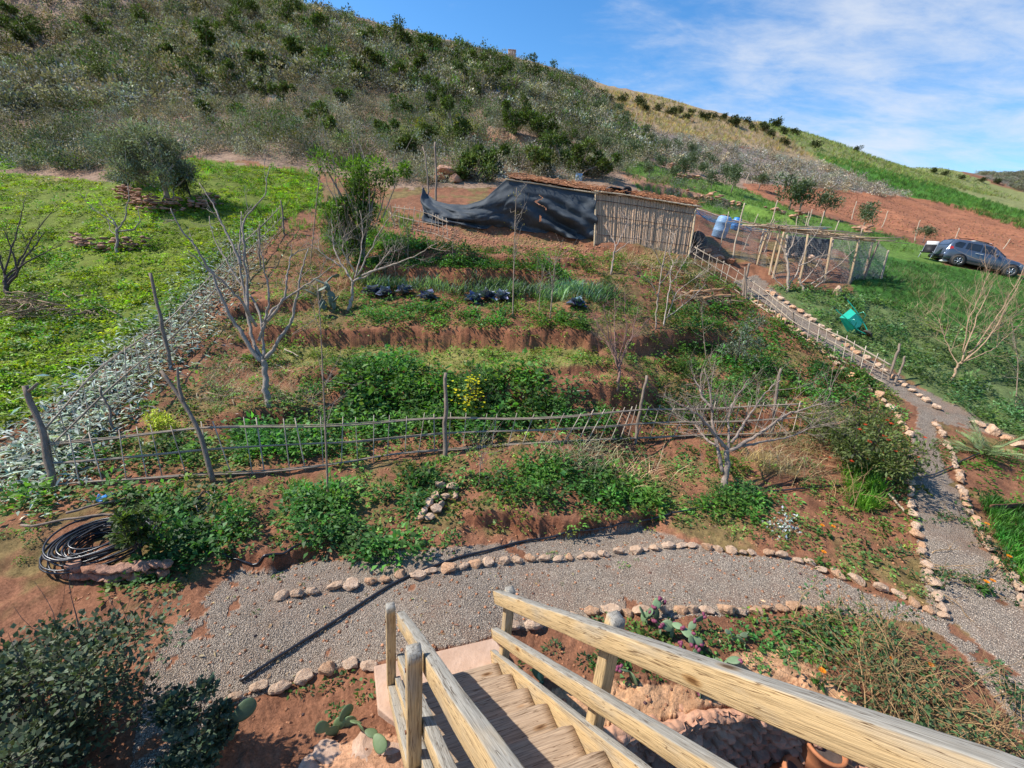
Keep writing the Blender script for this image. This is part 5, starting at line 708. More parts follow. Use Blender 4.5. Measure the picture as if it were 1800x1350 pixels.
def cactus(base, n, size, label, tint=(.16, .23, .12), fruit=0, hang=0, seed=0, wpx=60, loc=None):
    b = hit1(*base) if loc is None else np.array(loc, float); t = empty('prickly_pear', b, label, 'cactus'); r = np.random.default_rng(seed); d = float((b-CAM) @ Fv); W = wpx*d/FPX/2; pads = []
    for i in range(n):
        if i < max(3, n//3): p = b+[r.normal(0, .5)*W, r.normal(0, .3)*W, -.02]; ax = np.array([r.normal(0, .35), r.normal(0, .35), 1.])
        else: q = pads[r.integers(len(pads))]; p = q[0]+q[1]*q[2]*.9+r.normal(0, .01, 3); ax = q[1]+np.array([r.normal(0, .6), r.normal(0, .45), -.25-hang])
        ax /= np.linalg.norm(ax); s = size*r.uniform(.7, 1.2); pads.append((p, ax, s)); nr = r.normal(size=3); nr -= ax*(nr@ax); nr /= np.linalg.norm(nr); sd = np.cross(ax, nr)
        th, ph = np.meshgrid(np.linspace(0, math.pi, 9), np.arange(14)/14*6.283, indexing='ij'); rr = np.sin(th); h = (1-np.cos(th))/2; V = p+ax*s*h[..., None]+sd*s*.36*(rr*np.cos(ph)*(.75+.4*h))[..., None]+nr*s*.07*(rr*np.sin(ph))[..., None]
        mb = MB(); k = 14; i_ = np.arange(8)[:, None]; j = np.arange(k)[None]; mb.add(V.reshape(-1, 3), np.stack([i_*k+j, i_*k+(j+1) % k, (i_+1)*k+(j+1) % k, (i_+1)*k+j], -1).reshape(-1, 4), None, np.array(tint)*r.uniform(.75, 1.3)); mb.build('pad', 'pad', t, True, org=b)
    for i in range(fruit):
        p, ax, s = pads[r.integers(len(pads)//3, len(pads))]; sd = np.cross(ax, r.normal(size=3)); sd /= np.linalg.norm(sd); c = p+ax*s*r.uniform(.75, 1.05)+sd*s*.3*r.uniform(-1, 1); dv = ax*.8+sd*.3+r.normal(0, .3, 3); dv /= np.linalg.norm(dv); mb = MB(); mb.tube([c, c+dv*.014, c+dv*.034, c+dv*.046], [.007, .016, .017, .009], 8, (.24, .055, .10)); mb.build('fruit', 'pad', t, True, org=b)
    return t
M['pad'] = plain('cactus_skin', (1, 1, 1), (.75, .8, .75), 14, rough=.55, bmp=.2, tint=True)
cactus((1205,1148), 46, .135, 'prickly pear with clusters of purple fruit beside the lower path stones', fruit=70, seed=2, wpx=250); cactus((1235,1215), 9, .12, 'prickly pear pads with purple fruit hanging over the yard wall', fruit=30, hang=1.4, seed=3, wpx=26, loc=at_z(1215, 1200, .15))
cactus((600,1280), 9, .15, 'small prickly pear left of the stair landing', (.15, .2, .09), seed=4, wpx=70); cactus((965,1195), 8, .12, 'small prickly pear right of the stair landing', seed=5, wpx=70); cactus((1100,1150), 7, .1, 'few prickly pear pads behind the handrail post', seed=6, wpx=60); cactus((1310,1140), 14, .1, 'spreading prickly pear right of the purple fruited one', (.17, .22, .12), seed=7, wpx=130); cactus((385,1300), 10, .2, 'tall prickly pear rising out of the left shrub', (.09, .13, .07), seed=8, wpx=50); cactus((585,545), 16, .32, 'grey prickly pear at the foot of the white limbed tree', (.17, .2, .15), seed=9, wpx=70)
def cabbage(x, y, i, label):
    b = hit1(x, y); t = empty('purple_cabbage', b, label, 'cabbage', 'purple cabbages in the upper bed'); n = 34; a = rng.random(n)*6.28; el = rng.uniform(.1, 1.3, n); D = np.stack([np.cos(a)*np.cos(el), np.sin(a)*np.cos(el), np.sin(el)], 1); V, Q = leaves(b+D*.05+[0, 0, .05], D, rng.uniform(.2, .33, n), rng.uniform(.2, .3, n), .3); mb = MB(); mb.add(V, Q, None, np.repeat(ttint(n, (.17, .20, .30), .3), 4, 0)); mb.build('leaves', 'waxy', t, org=b)
    mb = MB(); V = ROCKT[0][0]*[.26, .3, .36]+b+[0, 0, .14]; mb.add(V, None, ROCKT[0][1], (.06, .05, .12)); mb.build('head', 'waxy', t, True, org=b)
for i, (x, y) in enumerate([(655,520),(678,522),(710,520),(752,528),(833,534),(855,528),(882,530),(1012,542)]): cabbage(x, y, i, f'purple cabbage in the upper bed, {ordinal(i+1)} from the left')
# tangled climbing shrubs over the right hand path
def sprawl(base_list, label, nst, L, nl, tint, name='sprawling_shrub', tan=(.42, .33, .22), leaf=.05, up=.8, drift=(0, 0, 0), r=.006):
    b = hit1(*base_list[0]); t = empty(name, b, label, 'shrub'); st = MB(); lf = MB()
    for i in range(nst):
        p = hit1(*base_list[i % len(base_list)])+rng.normal(0, .12, 3)*[1, 1, 0]; p[2] = gz(p[0], p[1]); d = np.array([rng.normal(0, .7), rng.normal(0, .6), up*rng.uniform(.5, 1.2)])+drift; n = 14; l = L*rng.uniform(.5, 1.2); Q = [p]
        for k in range(n-1): d = d/np.linalg.norm(d)+rng.normal(0, .13, 3)+[0, 0, -.09]; d /= np.linalg.norm(d); z = Q[-1]+d*l/n; z[2] = max(z[2], float(gz(z[0], z[1]))+.03); Q.append(z)
        Q = np.array(Q); st.tube(Q, np.linspace(r, r*.35, n), 5, np.array(tan)*2.1*rng.uniform(.7, 1.15), cap=False)
        for _ in range(2): k = rng.integers(3, n-1); auto_branch(st, Q[k], Q[k]-Q[k-1]+rng.normal(0, .04, 3), l*.3, r*.5, 1, .2, np.array(tan)*2)
        if rng.random() < .75 and nl: m = rng.integers(nl//2, nl+1); k = rng.integers(4, n, m); P = Q[k]+rng.normal(0, .035, (m, 3)); V, q = leaves(P, rng.normal(0, 1, (m, 3))+[0, 0, .3], leaf*rng.uniform(.6, 1.3, m), leaf*.62*rng.uniform(.7, 1.2, m), .2); lf.add(V, q, None, np.repeat(ttint(m, tint, .25), 4, 0))
    st.build('stems', 'pale', t, True, org=b)
    if lf.n: lf.build('foliage', 'waxy', t, org=b)
    return t
s1 = sprawl([(1530,1200),(1570,1230),(1610,1260),(1520,1150),(1650,1290),(1560,1180),(1590,1200),(1600,1300),(1690,1320)], 'tangled dry and leafy shrub spilling over the lower right corner', 150, .95, 26, (.07, .12, .045)); s2 = sprawl([(1560,1340),(1640,1345),(1720,1340),(1760,1320)], 'dry twiggy shrub in the extreme lower right corner', 70, .8, 10, (.08, .12, .05), up=.9)
sprawl([(1430,1110),(1480,1130),(1540,1120),(1560,1150)], 'leafy climber reaching over the lower path stones at right', 40, .7, 34, (.06, .13, .045)); sprawl([(1700,915),(1740,960),(1760,1000)], 'leafy stems arching over the right path near the flowers', 12, .8, 55, (.045, .095, .035), drift=(-.9, .1, 0)); sprawl([(1640,1040),(1660,1000),(1620,980)], 'leafy runners creeping over the middle of the right path', 14, .7, 45, (.05, .11, .035), up=.4); sprawl([(1790,1260),(1800,1220)], 'leafy stems at the right edge over the gravel', 12, .7, 45, (.05, .10, .04), drift=(-.4, 0, 0))
sprawl([(1480,880),(1500,885)], 'bundle of dry canes leaning together by the right beds', 12, .8, 0, (.1, .2, .05), up=2.2); sprawl([(1440,790),(1400,800),(1380,790)], 'dry arching brush right of the bare fruit tree', 30, .8, 0, (.1, .15, .05), up=.6, r=.005); sprawl([(560,470),(540,450),(525,480)], 'dry yellowish brush left of the evergreen tree', 30, 1.5, 12, (.3, .28, .1), up=1.3); sprawl([(1380,940),(1375,925)], 'pale silvery dead leaves hanging in the right beds', 9, .35, 30, (.4, .44, .42), up=.5)
def brush_pile(px, n, L, label, z=.12):
    P = hit(*np.array(px, float).T); mb = MB()
    for _ in range(n): c = P[rng.integers(len(P))]+rng.normal(0, .25, 3)*[1.4, .6, 0]+[0, 0, rng.random()*z]; a = rng.random()*3.14; d = np.array([math.cos(a), math.sin(a), rng.normal(0, .15)])*L*rng.uniform(.3, 1); mb.tube([c-d/2, c+rng.normal(0, .03, 3), c+d/2], rng.uniform(.005, .016), 5, np.array((.8, .72, .62))*rng.uniform(.5, 1.2))
    return tag(mb.build('brush_pile', 'pale', org=P.mean(0)), label, 'brush pile')
brush_pile([(1215,525),(1240,530),(1265,530),(1235,520)], 130, .9, 'pile of cut sticks on a bed below the hut'); brush_pile([(30,545),(60,535),(45,560),(80,550)], 160, .8, 'dark pile of cut brush at the foot of the left fig tree', .35); brush_pile([(370,700),(420,690),(500,700),(540,690)], 90, .5, 'scattered dry sticks around the fig tree trunk', .05); brush_pile([(130,555),(142,560)], 60, .5, 'small heap of grey sticks on the meadow', .2); brush_pile([(1150,395),(1130,470),(1180,480),(1210,490)], 70, .8, 'dead branches lying below the hut wall', .1)
for x0, y0, x1, y1, lb in [(1210,523,1268,520,'rust coloured plank lying on the stick pile'),(1235,535,1290,532,'second orange brown plank on the stick pile')]: a, b = hit1(x0, y0), hit1(x1, y1); stick(a+[0, 0, .2], b+[0, 0, .22], .06, lb, 'orange', 'plank', 'plank', 4)
MG = ['orange marigold, left of the pair in the bed left of the right path', 'orange marigold, right of the pair in the bed left of the right path', 'orange marigold just above the upper path stones at right', 'orange marigold on the far edge of the right path, highest one', 'orange marigold by the grass at the right border of the path', 'orange marigold on the gravel, left of the close pair', 'orange marigold on the gravel, right of the close pair', 'orange marigold deep inside the tangled lower right shrub', 'small yellow orange marigold on the rock ledge behind the handrail', 'orange marigold on the left fringe of the tangled shrub']
for i, (x, y) in enumerate([(1438,935),(1457,937),(1440,983),(1725,932),(1762,990),(1722,1036),(1733,1034),(1624,1186),(1434,1197),(1556,1175)]):
    b = hit1(x, y+8); t = empty('marigold', b, MG[i], 'flower', 'orange marigolds near the right path'); mb = MB(); mb.tube([b, b+[.01, 0, .12], b+[0, 0, .2]], .004, 5, (.1, .2, .05)); V, q = leaves(b+rng.normal(0, .02, (14, 3))+[0, 0, .05], rng.normal(0, 1, (14, 3))+[0, 0, .3], .09, .035); mb.add(V, q, None, (.07, .17, .035)); mb.build('foliage', 'leaf', t, org=b)
    m = 18; a = np.arange(m)/m*6.28; D = np.stack([np.cos(a), np.sin(a)-.25, np.full(m, .35)], 1); V, q = leaves(np.repeat((b+[0, 0, .205])[None], m, 0), D, .04, .014); mb = MB(); mb.add(V, q, None, (.85, .30, .015)); mb.build('petals', 'petal', t, org=b); mb = MB(); V = ROCKT[1][0]*[.028, .028, .02]+b+[0, 0, .212]; mb.add(V, None, ROCKT[1][1], (.5, .22, .02)); mb.build('flower_centre', 'petal', t, org=b)
# ---------------------------------------------------------------- reed hut and the hanging tarp
def grid_mesh(mb, V, col=(1, 1, 1)):
    a, b = V.shape[:2]; i = np.arange(a-1)[:, None]; j = np.arange(b-1)[None]; return mb.add(V.reshape(-1, 3), np.stack([i*b+j, (i+1)*b+j, (i+1)*b+j+1, i*b+j+1], -1).reshape(-1, 4), None, col)
HL = hit1(1047, 432); HR = hit1(1208, 451)
def reed_hut():
    t = empty('reed_hut', HL, 'low hut with dry reed walls and an untidy thatched roof', 'hut'); o = np.array(t.location); W = HR-HL; back = np.array([.35, 2.3, .0]); hl = at_like(HL, 1048, 338)-HL; hr = at_like(HR, 1221, 364)-HR
    def wall(A, B, ha, hb, name, dens=48):
        mb = MB(); n = int(np.linalg.norm(B-A)*dens); nrm = np.cross(B-A, [0, 0, 1.]); nrm /= np.linalg.norm(nrm)
        for i in range(n):
            f = (i+rng.random()*.6)/n; p = A+(B-A)*f+nrm*rng.normal(0, .012); q = p+ha*(1-f)+hb*f; p = p-[0, 0, .25]; mb.tube([p, (p+q)/2+rng.normal(0, .008, 3), q+[0, 0, rng.normal(0, .03)]], rng.uniform(.010, .016), 4, np.array((1, .95, .9))*rng.uniform(.85, 1.15), cap=False)
        g = np.linspace(0, 1, 12)[:, None, None]*(B-A)+A+nrm*-.03+np.linspace(0, 1, 3)[None, :, None]*(ha*.97)-[0, 0, .1]*(1-np.linspace(0, 1, 3)[None, :, None]); grid_mesh(mb, g, (.5, .45, .4)); w = mb.build(name, 'reed', t, org=o)
        for h in (.22, .58, .86):
            mb = MB(); f = np.linspace(0, 1, 20)[:, None]; mb.tube(A+(B-A)*f+(ha*(1-f)+hb*f)*h+nrm*.035+np.array([0, 0, 1])*rng.normal(0, .008, (20, 1)), .011, 5); mb.build('cord', 'darkbark', w, org=None if False else np.array(o))
    wall(HL, HR, hl, hr, 'reed_wall'); wall(HR, HR+back, hr, hr*.95, 'reed_wall', 18); wall(HR+back, HL+back, hr*.9, hl*.95, 'reed_wall', 14)
    for b, h in ((HL+[-.04, -.05, 0], hl*1.04), (HR+[.04, -.03, 0], hr*1.04)):
        mb = MB(); mb.tube(smoothline([b-[0, 0, .2], b+h*.5+[.02, 0, 0], b+h], 8), .035, 8, (1.3, 1.25, 1.1)); mb.build('post', 'pale', t, True, org=o)
    # roof: from the tarp's top corner to the right end, thatch bundles laid over poles
    A = at_like(HL, 893, 313, .3); B = HL+hl+[0, 0, .02]; C = HR+hr+[.12, 0, .03]; L1 = np.linalg.norm(B-A); L2 = np.linalg.norm(C-B)
    for P, Q in ((A+[-.08, -.06, -.03], B+[.05, -.08, -.02]), (B+[-.1, -.1, .0], C+[.1, -.1, .0]), (A+[0, 1.2, .1], B+[0, 1.2, .1]), (B+[0, 1.2, .1], C+[0, 1.2, .05])):
        mb = MB(); f = np.linspace(0, 1, 14)[:, None]; mb.tube(P+(Q-P)*f+np.cumsum(rng.normal(0, .008, (14, 3)), 0), .028, 7, (1.5, 1.5, 1.45)); mb.build('roof_pole', 'pale', t, True, org=o)
    for P, Q, nb, col, nm in ((A, B, 300, (1.15, .85, .65), 'thatch'), (B, C, 420, (1.05, .72, .52), 'thatch')):
        mb = MB(); f = np.linspace(-.02, 1.02, 40)[:, None, None]; w = np.linspace(-.1, 2.4, 12)[None, :, None]; V = P+(Q-P)*f+np.array([.14, 1, .16])*w+np.array([0, 0, 1])*(fbm(f[..., 0]*14, w[..., 0]*5, 3, 90)*.12)[..., None]+[0, 0, .05]; grid_mesh(mb, V, np.array(col)*.8); V2 = V-[0, 0, .06]; grid_mesh(mb, V2[::-1], (.5, .4, .3))
        for _ in range(nb): u = rng.random(); ww = rng.random()**1.6*2.2-.12; p = P+(Q-P)*u+np.array([.14, 1, .16])*ww+[0, 0, .06+rng.random()*.10]; a = rng.normal(0, .5)+(0 if rng.random() < .5 else 1.3); d = np.array([math.cos(a), math.sin(a), rng.normal(.03, .16)])*rng.uniform(.15, .6); mb.tube([p-d/2, p+[0, 0, .01], p+d/2], rng.uniform(.005, .014), 4, np.array(col)*rng.uniform(.6, 1.5), cap=False)
        mb.build(nm, 'thatch', t, org=o)
    mb = MB(); P = B+[.35, -.08, .10]; u, w = np.meshgrid(np.linspace(0, 1.0, 26), np.linspace(0, .9, 14), indexing='ij'); V = np.stack([P[0]+u, P[1]+w, P[2]+.06+.07*np.sin(u*5)*np.cos(w*4)+fbm(u*6, w*6, 3, 5)*.12-.16*np.clip(u-.3, 0, 1)*.2], -1); V[:, 0, 2] -= .05; grid_mesh(mb, V); s_ = mb.build('roof_sheet', 'blackp', t, True, org=o); s_.modifiers.new('s', 'SOLIDIFY').thickness = .015
    return A, B
RA, RB = reed_hut()
c = RB+[1.18, .1, .26]; mb = MB(); a = np.linspace(0, 2*math.pi, 40); mb.tube(np.stack([c[0]+.12*np.cos(a), c[1]+0*a, c[2]+.08*np.sin(a)-.10], 1), .065, 10, cap=False); tag(mb.build('bucket', 'blackp', smooth=True, org=c), 'round black rubber tub lying on the thatched roof', 'tub')
M['tarp'] = plain('shade_netting', (.058, .072, .084), (.034, .043, .052), 7, rough=.72, spec=.3, bmp=.25, bscale=60, dist=.01)
def tarp():
    pl = hit1(740, 378); nu, nv = 170, 60
    tops = [(742,326,2.0), (748,340,2.0), (765,353,1.6), (790,359,1.3), (820,360,1.0), (850,350,.7), (875,330,.5), (893,314,.3), (920,319,.2), (960,325,.15), (1000,331,.1), (1048,340,.0)]
    bots = [(746,392), (762,394), (780,396), (800,399), (825,402), (850,404), (880,402), (915,407), (950,412), (990,418), (1020,423), (1046,427)]
    T = smoothline([at_like(HL, x, y, d) for x, y, d in tops], nu); Bt = smoothline(hit([b[0] for b in bots], [b[1] for b in bots]), nu); Bt[:, 2] += .03; v = np.linspace(0, 1, nv)[None, :, None]; u = np.linspace(0, 1, nu)[:, None]
    V = T[:, None]*(1-v)+Bt[:, None]*v; vv = v[..., 0]; fold = sstep(.62, .78, u)*sstep(.1, .5, vv)
    bulge = .28*np.sin(vv*math.pi)*(1-.5*u)-.35*sstep(.55, 1, vv)*(1-vv)*2; rip = .05*np.sin((u*26+vv*7*(u-.5)+fbm(u*3, vv*2, 2, 61)*6)*2.2)*(.3+vv)*(1-sstep(.3, .62, u)*.5)+.11*np.sin((u*9-vv*4.4+fbm(u*4, vv*3, 3, 62)*2.5)*2.4)*sstep(.1, .5, vv)+.16*fold*np.sin((vv-u*1.9)*17)+fbm(u*9, vv*7, 4, 63)*.10
    left = 1-sstep(.0, .34, u); rip = rip+.13*left*np.sin((vv*2.2-u*5)*4.2); V[..., 1] += (bulge+rip)*sstep(0, .12, vv)*-1; V[..., 2] -= .08*left*np.sin(vv*math.pi); V[..., 0] += .04*np.sin(vv*12+u*20); V[..., 2] = np.maximum(V[..., 2], gz(V[..., 0], V[..., 1])+.015)
    mb = MB(); c = np.ones((nu, nv, 1))*np.ones(3); i = np.arange(nu-1)[:, None]; j = np.arange(nv-1)[None]; Q = np.stack([i*nv+j, (i+1)*nv+j, (i+1)*nv+j+1, i*nv+j+1], -1)
    hole = (np.hypot((u[:-1]-.715-.02*np.sin(vv[:, :-1]*30))/.005, (vv[:, :-1]-.36)/.15) < 1) | (np.hypot((u[:-1]-.70)/.006, (vv[:, :-1]-.68)/.07) < 1); Q = Q[~hole]; mb.add(V.reshape(-1, 3), Q, None, c.reshape(-1, 3)); o = mb.build('hanging_tarp', 'tarp', smooth=True, org=HL); s_ = o.modifiers.new('s', 'SOLIDIFY'); s_.thickness = .012
    return tag(o, 'dark blue grey shade netting hanging in folds from the hut roof to the poles', 'tarp')
tarp()
b = hit1(764, 384); stick(b-[0, 0, .1], at_like(b, 765, 250), .05, 'tall straight brown pole holding up the left end of the tarp', 'pole', 'tall_pole', 'pole', taper=.8, wob_=.006); b = hit1(745, 380)+[0, .8, 0]; stick(b-[0, 0, .1], at_like(b, 743, 258), .045, 'crooked grey pole just left of the straight brown one', 'pole', 'tall_pole', 'pole', taper=.6, wob_=.012)
b = hit1(640, 415); a = hit1(745, 395); o = hit1(782, 412); stick(hit1(683, 372)+[0, 0, .05], hit1(698, 390)+[0, 0, .05], .02, 'pale stick lying at the left end of the short cane fence', 'pale')
# ---------------------------------------------------------------- chicken coop: posts, stick roof and wire netting
def coop():
    pb = [(1353,484,1372,402), (1330,466,1352,400), (1358,490,1378,408), (1405,498,1420,412), (1448,498,1462,418), (1492,500,1510,420), (1520,484,1534,425)]
    c = hit1(1420, 495); t = empty('chicken_coop', c, 'open chicken coop of crooked poles with wire netting and a stick roof', 'coop'); o = np.array(t.location); B = [hit1(*p[:2]) for p in pb]; T = [at_like(b, p[2], p[3]) for b, p in zip(B, pb)]
    for b, q in zip(B, T): mb = MB(); mb.tube(smoothline([b-[0, 0, .2], (b+q)/2+rng.normal(0, .03, 3), q], 8), np.linspace(.05, .036, 8), 7, (1.0, .9, .75)); mb.build('post', 'pale', t, True, org=o)
    BB = [b+[.5, 2.2, 0] for b in (B[0], B[3], B[5])]; TT = [q+[.5, 2.2, .05] for q in (T[0], T[3], T[5])]
    for b, q in zip(BB, TT): b = b.copy(); b[2] = gz(b[0], b[1])-.2; mb = MB(); mb.tube([b, (b+q)/2, q], .04, 7); mb.build('post', 'pale', t, True, org=o)
    def net(A, Bq, A2, B2, n=26, m=20, name='wire_netting'):
        mb = MB()
        for k in range(n+1): f = k/n; p = A+(Bq-A)*f; q = A2+(B2-A2)*f; mb.tube([p, (p+q)/2, q], .0035, 3, cap=False)
        for k in range(m+1): f = k/m; p = A+(A2-A)*f; q = Bq+(B2-Bq)*f; mb.tube([p, (p+q)/2+[0, 0, -.01], q], .0035, 3, cap=False)
        mb.build(name, 'steel', t, org=o)
    net(B[2], B[5], T[2], T[5], 52, 24); net(B[5], B[6], T[5], T[6], 22, 24); net(BB[0], BB[2], TT[0], TT[2], 40, 20); net(B[5], BB[2], T[5], TT[2], 30, 22)
    mb = MB()   # dark backcloth along the rear of the run
    f = np.linspace(0, 1, 40)[:, None, None]; h = np.linspace(.42, .98, 14)[None, :, None]; V = BB[1]+(BB[2]-BB[1])*f+(TT[1]-BB[1])*(1-f)*h+(TT[2]-BB[2])*f*h; V = V+np.array([0, 1, 0])*(.06*np.sin(f*40)+.02); grid_mesh(mb, V); s_ = mb.build('back_cloth', 'tarp', t, True, org=o); s_.modifiers.new('s', 'SOLIDIFY').thickness = .01
    R0_ = at_like(B[0], 1335, 398); R1 = at_like(B[5], 1532, 424); rf = np.array([.45, 2.1, .12])
    for w in (0, .08, .5, .92, 1.0):
        mb = MB(); f = np.linspace(-.03, 1.03, 16)[:, None]; mb.tube(R0_+(R1-R0_)*f+rf*w+np.cumsum(rng.normal(0, .012, (16, 3)), 0), .032, 7, (1.2, 1.15, 1.1)); mb.build('roof_pole', 'pale', t, True, org=o)
    for k in range(70):
        f = rng.random(); p = R0_+(R1-R0_)*f+rf*rng.uniform(-.06, .2)+[0, 0, .03+rng.random()*.07]; a = rng.normal(1.25, .45) if k % 3 else rng.normal(0, .2); d = np.array([math.cos(a), math.sin(a), rng.normal(.05, .06)])*rng.uniform(.7, 2.4); mb = MB(); mb.tube([p-d*.15, p+d*.4+rng.normal(0, .02, 3), p+d*.85], rng.uniform(.009, .026), 5, np.array((.95, .85, .75))*rng.uniform(.5, 1.4)); mb.build('roof_stick', 'pale' if k % 4 else 'pole', t, True, org=o)
coop()
for bx, by, tx, ty, r, lb in [(1207,432,1223,364,.035,'pale pole beside the right end of the hut'), (1262,440,1281,372,.022,'thin leaning pole in the netted yard left of the barrels'), (1284,462,1309,357,.032,'tall pale leaning pole between the hut and the coop'), (1305,440,1333,376,.02,'thin pole in the yard in front of the blue net'), (1349,420,1367,352,.03,'tall forked pole above the left end of coop roof'), (1396,410,1402,380,.025,'short pole rising from the middle of coop roof'), (1416,408,1428,368,.03,'pair of crossed poles over the coop roof, left one'), (1412,412,1422,372,.022,'pair of crossed poles over the coop roof, right one'), (1437,410,1449,371,.032,'white leaning pole over the coop, stake of the olive tree'), (1464,420,1475,388,.032,'pale pole rising from the right part of coop roof'), (1508,440,1516,402,.03,'light pole at the right end of the coop roof'), (1516,492,1545,424,.04,'dark leaning post right of the coop'), (1547,490,1562,440,.04,'last pale leaning post right of the coop'), (1342,444,1362,385,.02,'thin crooked pole left of the coop door')]:
    b = hit1(bx, by); stick(b-[0, 0, .15], at_like(b, tx, ty), r, lb, 'pale' if 'dark' not in lb else 'pole', 'leaning_pole', 'pole', wob_=.008)
for bx, by, tx, ty, lb in [(1412,341,1421,327,'short white stake at the upper edge of the ploughed field'),(1497,386,1506,354,'leaning stake in the ploughed field left of the car'),(1550,400,1561,371,'curved leaning stake in the middle of the ploughed field'),(1608,424,1618,387,'straight leaning stake beside the small olive bush'),(1680,419,1686,401,'short stake behind the rear of the car'),(1763,438,1776,420,'thin stake behind the car windscreen'),(1310,322,1317,305,'left white stake by the grey scrub strip'),(1320,322,1326,310,'right white stake by the grey scrub strip'),(1375,330,1383,318,'tiny white stake at the far edge of olives'),(1112,222,1120,198,'white stake where olives meet the dry field'),(1128,232,1133,214,'second white stake where olives meet the dry field')]:
    b = hit1(bx, by); d = float((b-CAM) @ Fv); stick(b-[0, 0, .1], at_like(b, tx, ty), .0009*d+.006, lb, 'pale', 'field_stake', 'stake')
def netting():
    a = at_like(hit1(1222, 400), 1222, 366); e = at_like(hit1(1310, 420), 1318, 394); f = at_like(hit1(1450, 430), 1462, 400, 2.2); n = 60; m = 26; u = np.linspace(0, 1, n)[:, None, None]; w = np.linspace(0, 1, m)[None, :, None]
    P = np.where(u < .4, a+(e-a)*(u/.4), e+(f-e)*((u-.4)/.6)); V = P+np.array([.5, 2.4, .12])*w; V[..., 2] += (-.22*np.sin(w*3.1)*np.sin(u*9.4)**2-.1*np.sin(u*3.1))[..., 0]+fbm(u[..., 0]*20, w[..., 0]*8, 3, 81)*.18; mb = MB(); c = (.0, .0, .0)
    for i in range(0, n, 1): mb.tube(V[i], .006, 3, (.9, 1.3, 1.5), cap=False)
    for j in range(0, m, 1): mb.tube(V[:, j], .006, 3, (.9, 1.3, 1.5), cap=False)
    o = mb.build('bird_netting', plain('blue_net', (.07, .2, .34), (.05, .14, .22), 4, tint=True, bmp=0), org=a); tag(o, 'blue bird netting sagging between the hut and the coop roof', 'netting'); mb = MB(); mb.tube(smoothline([a, (a+e)/2-[0, 0, .05], e, (e+f)/2, f], 30), .028, 7, (1.5, 1.5, 1.5)); tag(mb.build('net_pole', 'pale', smooth=True, org=a), 'long pale pole carrying the blue bird netting', 'pole')
    b0 = [hit1(1225, 438), hit1(1300, 455), hit1(1345, 470)]; t0 = [at_like(q, x, y) for q, x, y in zip(b0, (1232, 1308, 1352), (372, 396, 400))]
    mb = MB()
    for (p, q, p2, q2) in ((b0[0], b0[1], t0[0], t0[1]), (b0[1], b0[2], t0[1], t0[2])):
        for k in range(41): s = k/40; A_ = p+(q-p)*s; B_ = p2+(q2-p2)*s; mb.tube([A_, (A_+B_)/2, B_], .0035, 3, cap=False)
        for k in range(23): s = k/22; A_ = p+(p2-p)*s; B_ = q+(q2-q)*s; mb.tube([A_, (A_+B_)/2, B_], .0035, 3, cap=False)
    tag(mb.build('wire_fence', 'steel', org=b0[0]), 'fine wire netting fence between the hut and the coop', 'fence')
    b1 = [hit1(1520, 490), hit1(1548, 490), hit1(1530, 470)]; t1 = [at_like(b1[0], 1545, 426), at_like(b1[1], 1562, 442), at_like(b1[2], 1530, 425)]; mb = MB()
    for (p, q, p2, q2) in ((b1[0], b1[1], t1[0], t1[1]), (hit1(1495, 492), b1[0], at_like(hit1(1495, 492), 1512, 424), t1[0])):
        for k in range(25): s = k/24; A_ = p+(q-p)*s; B_ = p2+(q2-p2)*s; mb.tube([A_, (A_+B_)/2, B_], .0035, 3, cap=False)
        for k in range(23): s = k/22; A_ = p+(p2-p)*s; B_ = q+(q2-q)*s; mb.tube([A_, (A_+B_)/2, B_], .0035, 3, cap=False)
    tag(mb.build('wire_fence', 'steel', org=b1[0]), 'wire netting fence between the two leaning posts right of coop', 'fence')
netting()
for x, y, s, mt, lb in [(1262,417,1.0,'paleblue','pale blue plastic barrel behind the blue netting'), (1290,403,.62,'blue','small bright blue drum right of the pale barrel')]:
    b = hit1(x, y); t = empty('barrel', b-[0, 0, .03], lb, 'barrel'); mb = MB(); lathe(mb, [(0, 0), (.26*s, 0), (.30*s, .06*s), (.31*s, .28*s), (.33*s, .31*s), (.31*s, .34*s), (.31*s, .62*s), (.33*s, .65*s), (.31*s, .68*s), (.28*s, .86*s), (.2*s, .92*s), (0, .93*s)], 28); mb.build('body', mt, t, True); mb = MB(); lathe(mb, [(0, .93*s), (.09*s, .93*s), (.09*s, .98*s), (0, .985*s)], 16, (.08*s, 0, 0)); mb.build('lid', 'blackp', t, True); t.rotation_euler = (.08, .12, 0)
b = hit1(1228, 430); mb = MB(); a = np.linspace(0, 2*math.pi, 48); mb.tube(np.stack([.27*np.cos(a), .27*np.sin(a), 0*a], 1), .10, 12, cap=False); o = mb.build('tyre', 'rubber', smooth=True); o.location = tuple(b+[0, 0, .2]); o.rotation_euler = (1.0, .25, .3); tag(o, 'old worn car tyre leaning beside the reed hut', 'tyre')
for i, (x, y, s) in enumerate([(1425,462,.5), (1437,468,.4), (1395,455,.35)]):
    b = hit1(x, y); o = stone(b+[0, 0, .1], s*.8, 1, ['largest pale stone on the coop floor', 'pale stone on the coop floor right of the largest', 'small pale stone at the left side of coop floor'][i], 'pale stones on the coop floor', mat='slab')
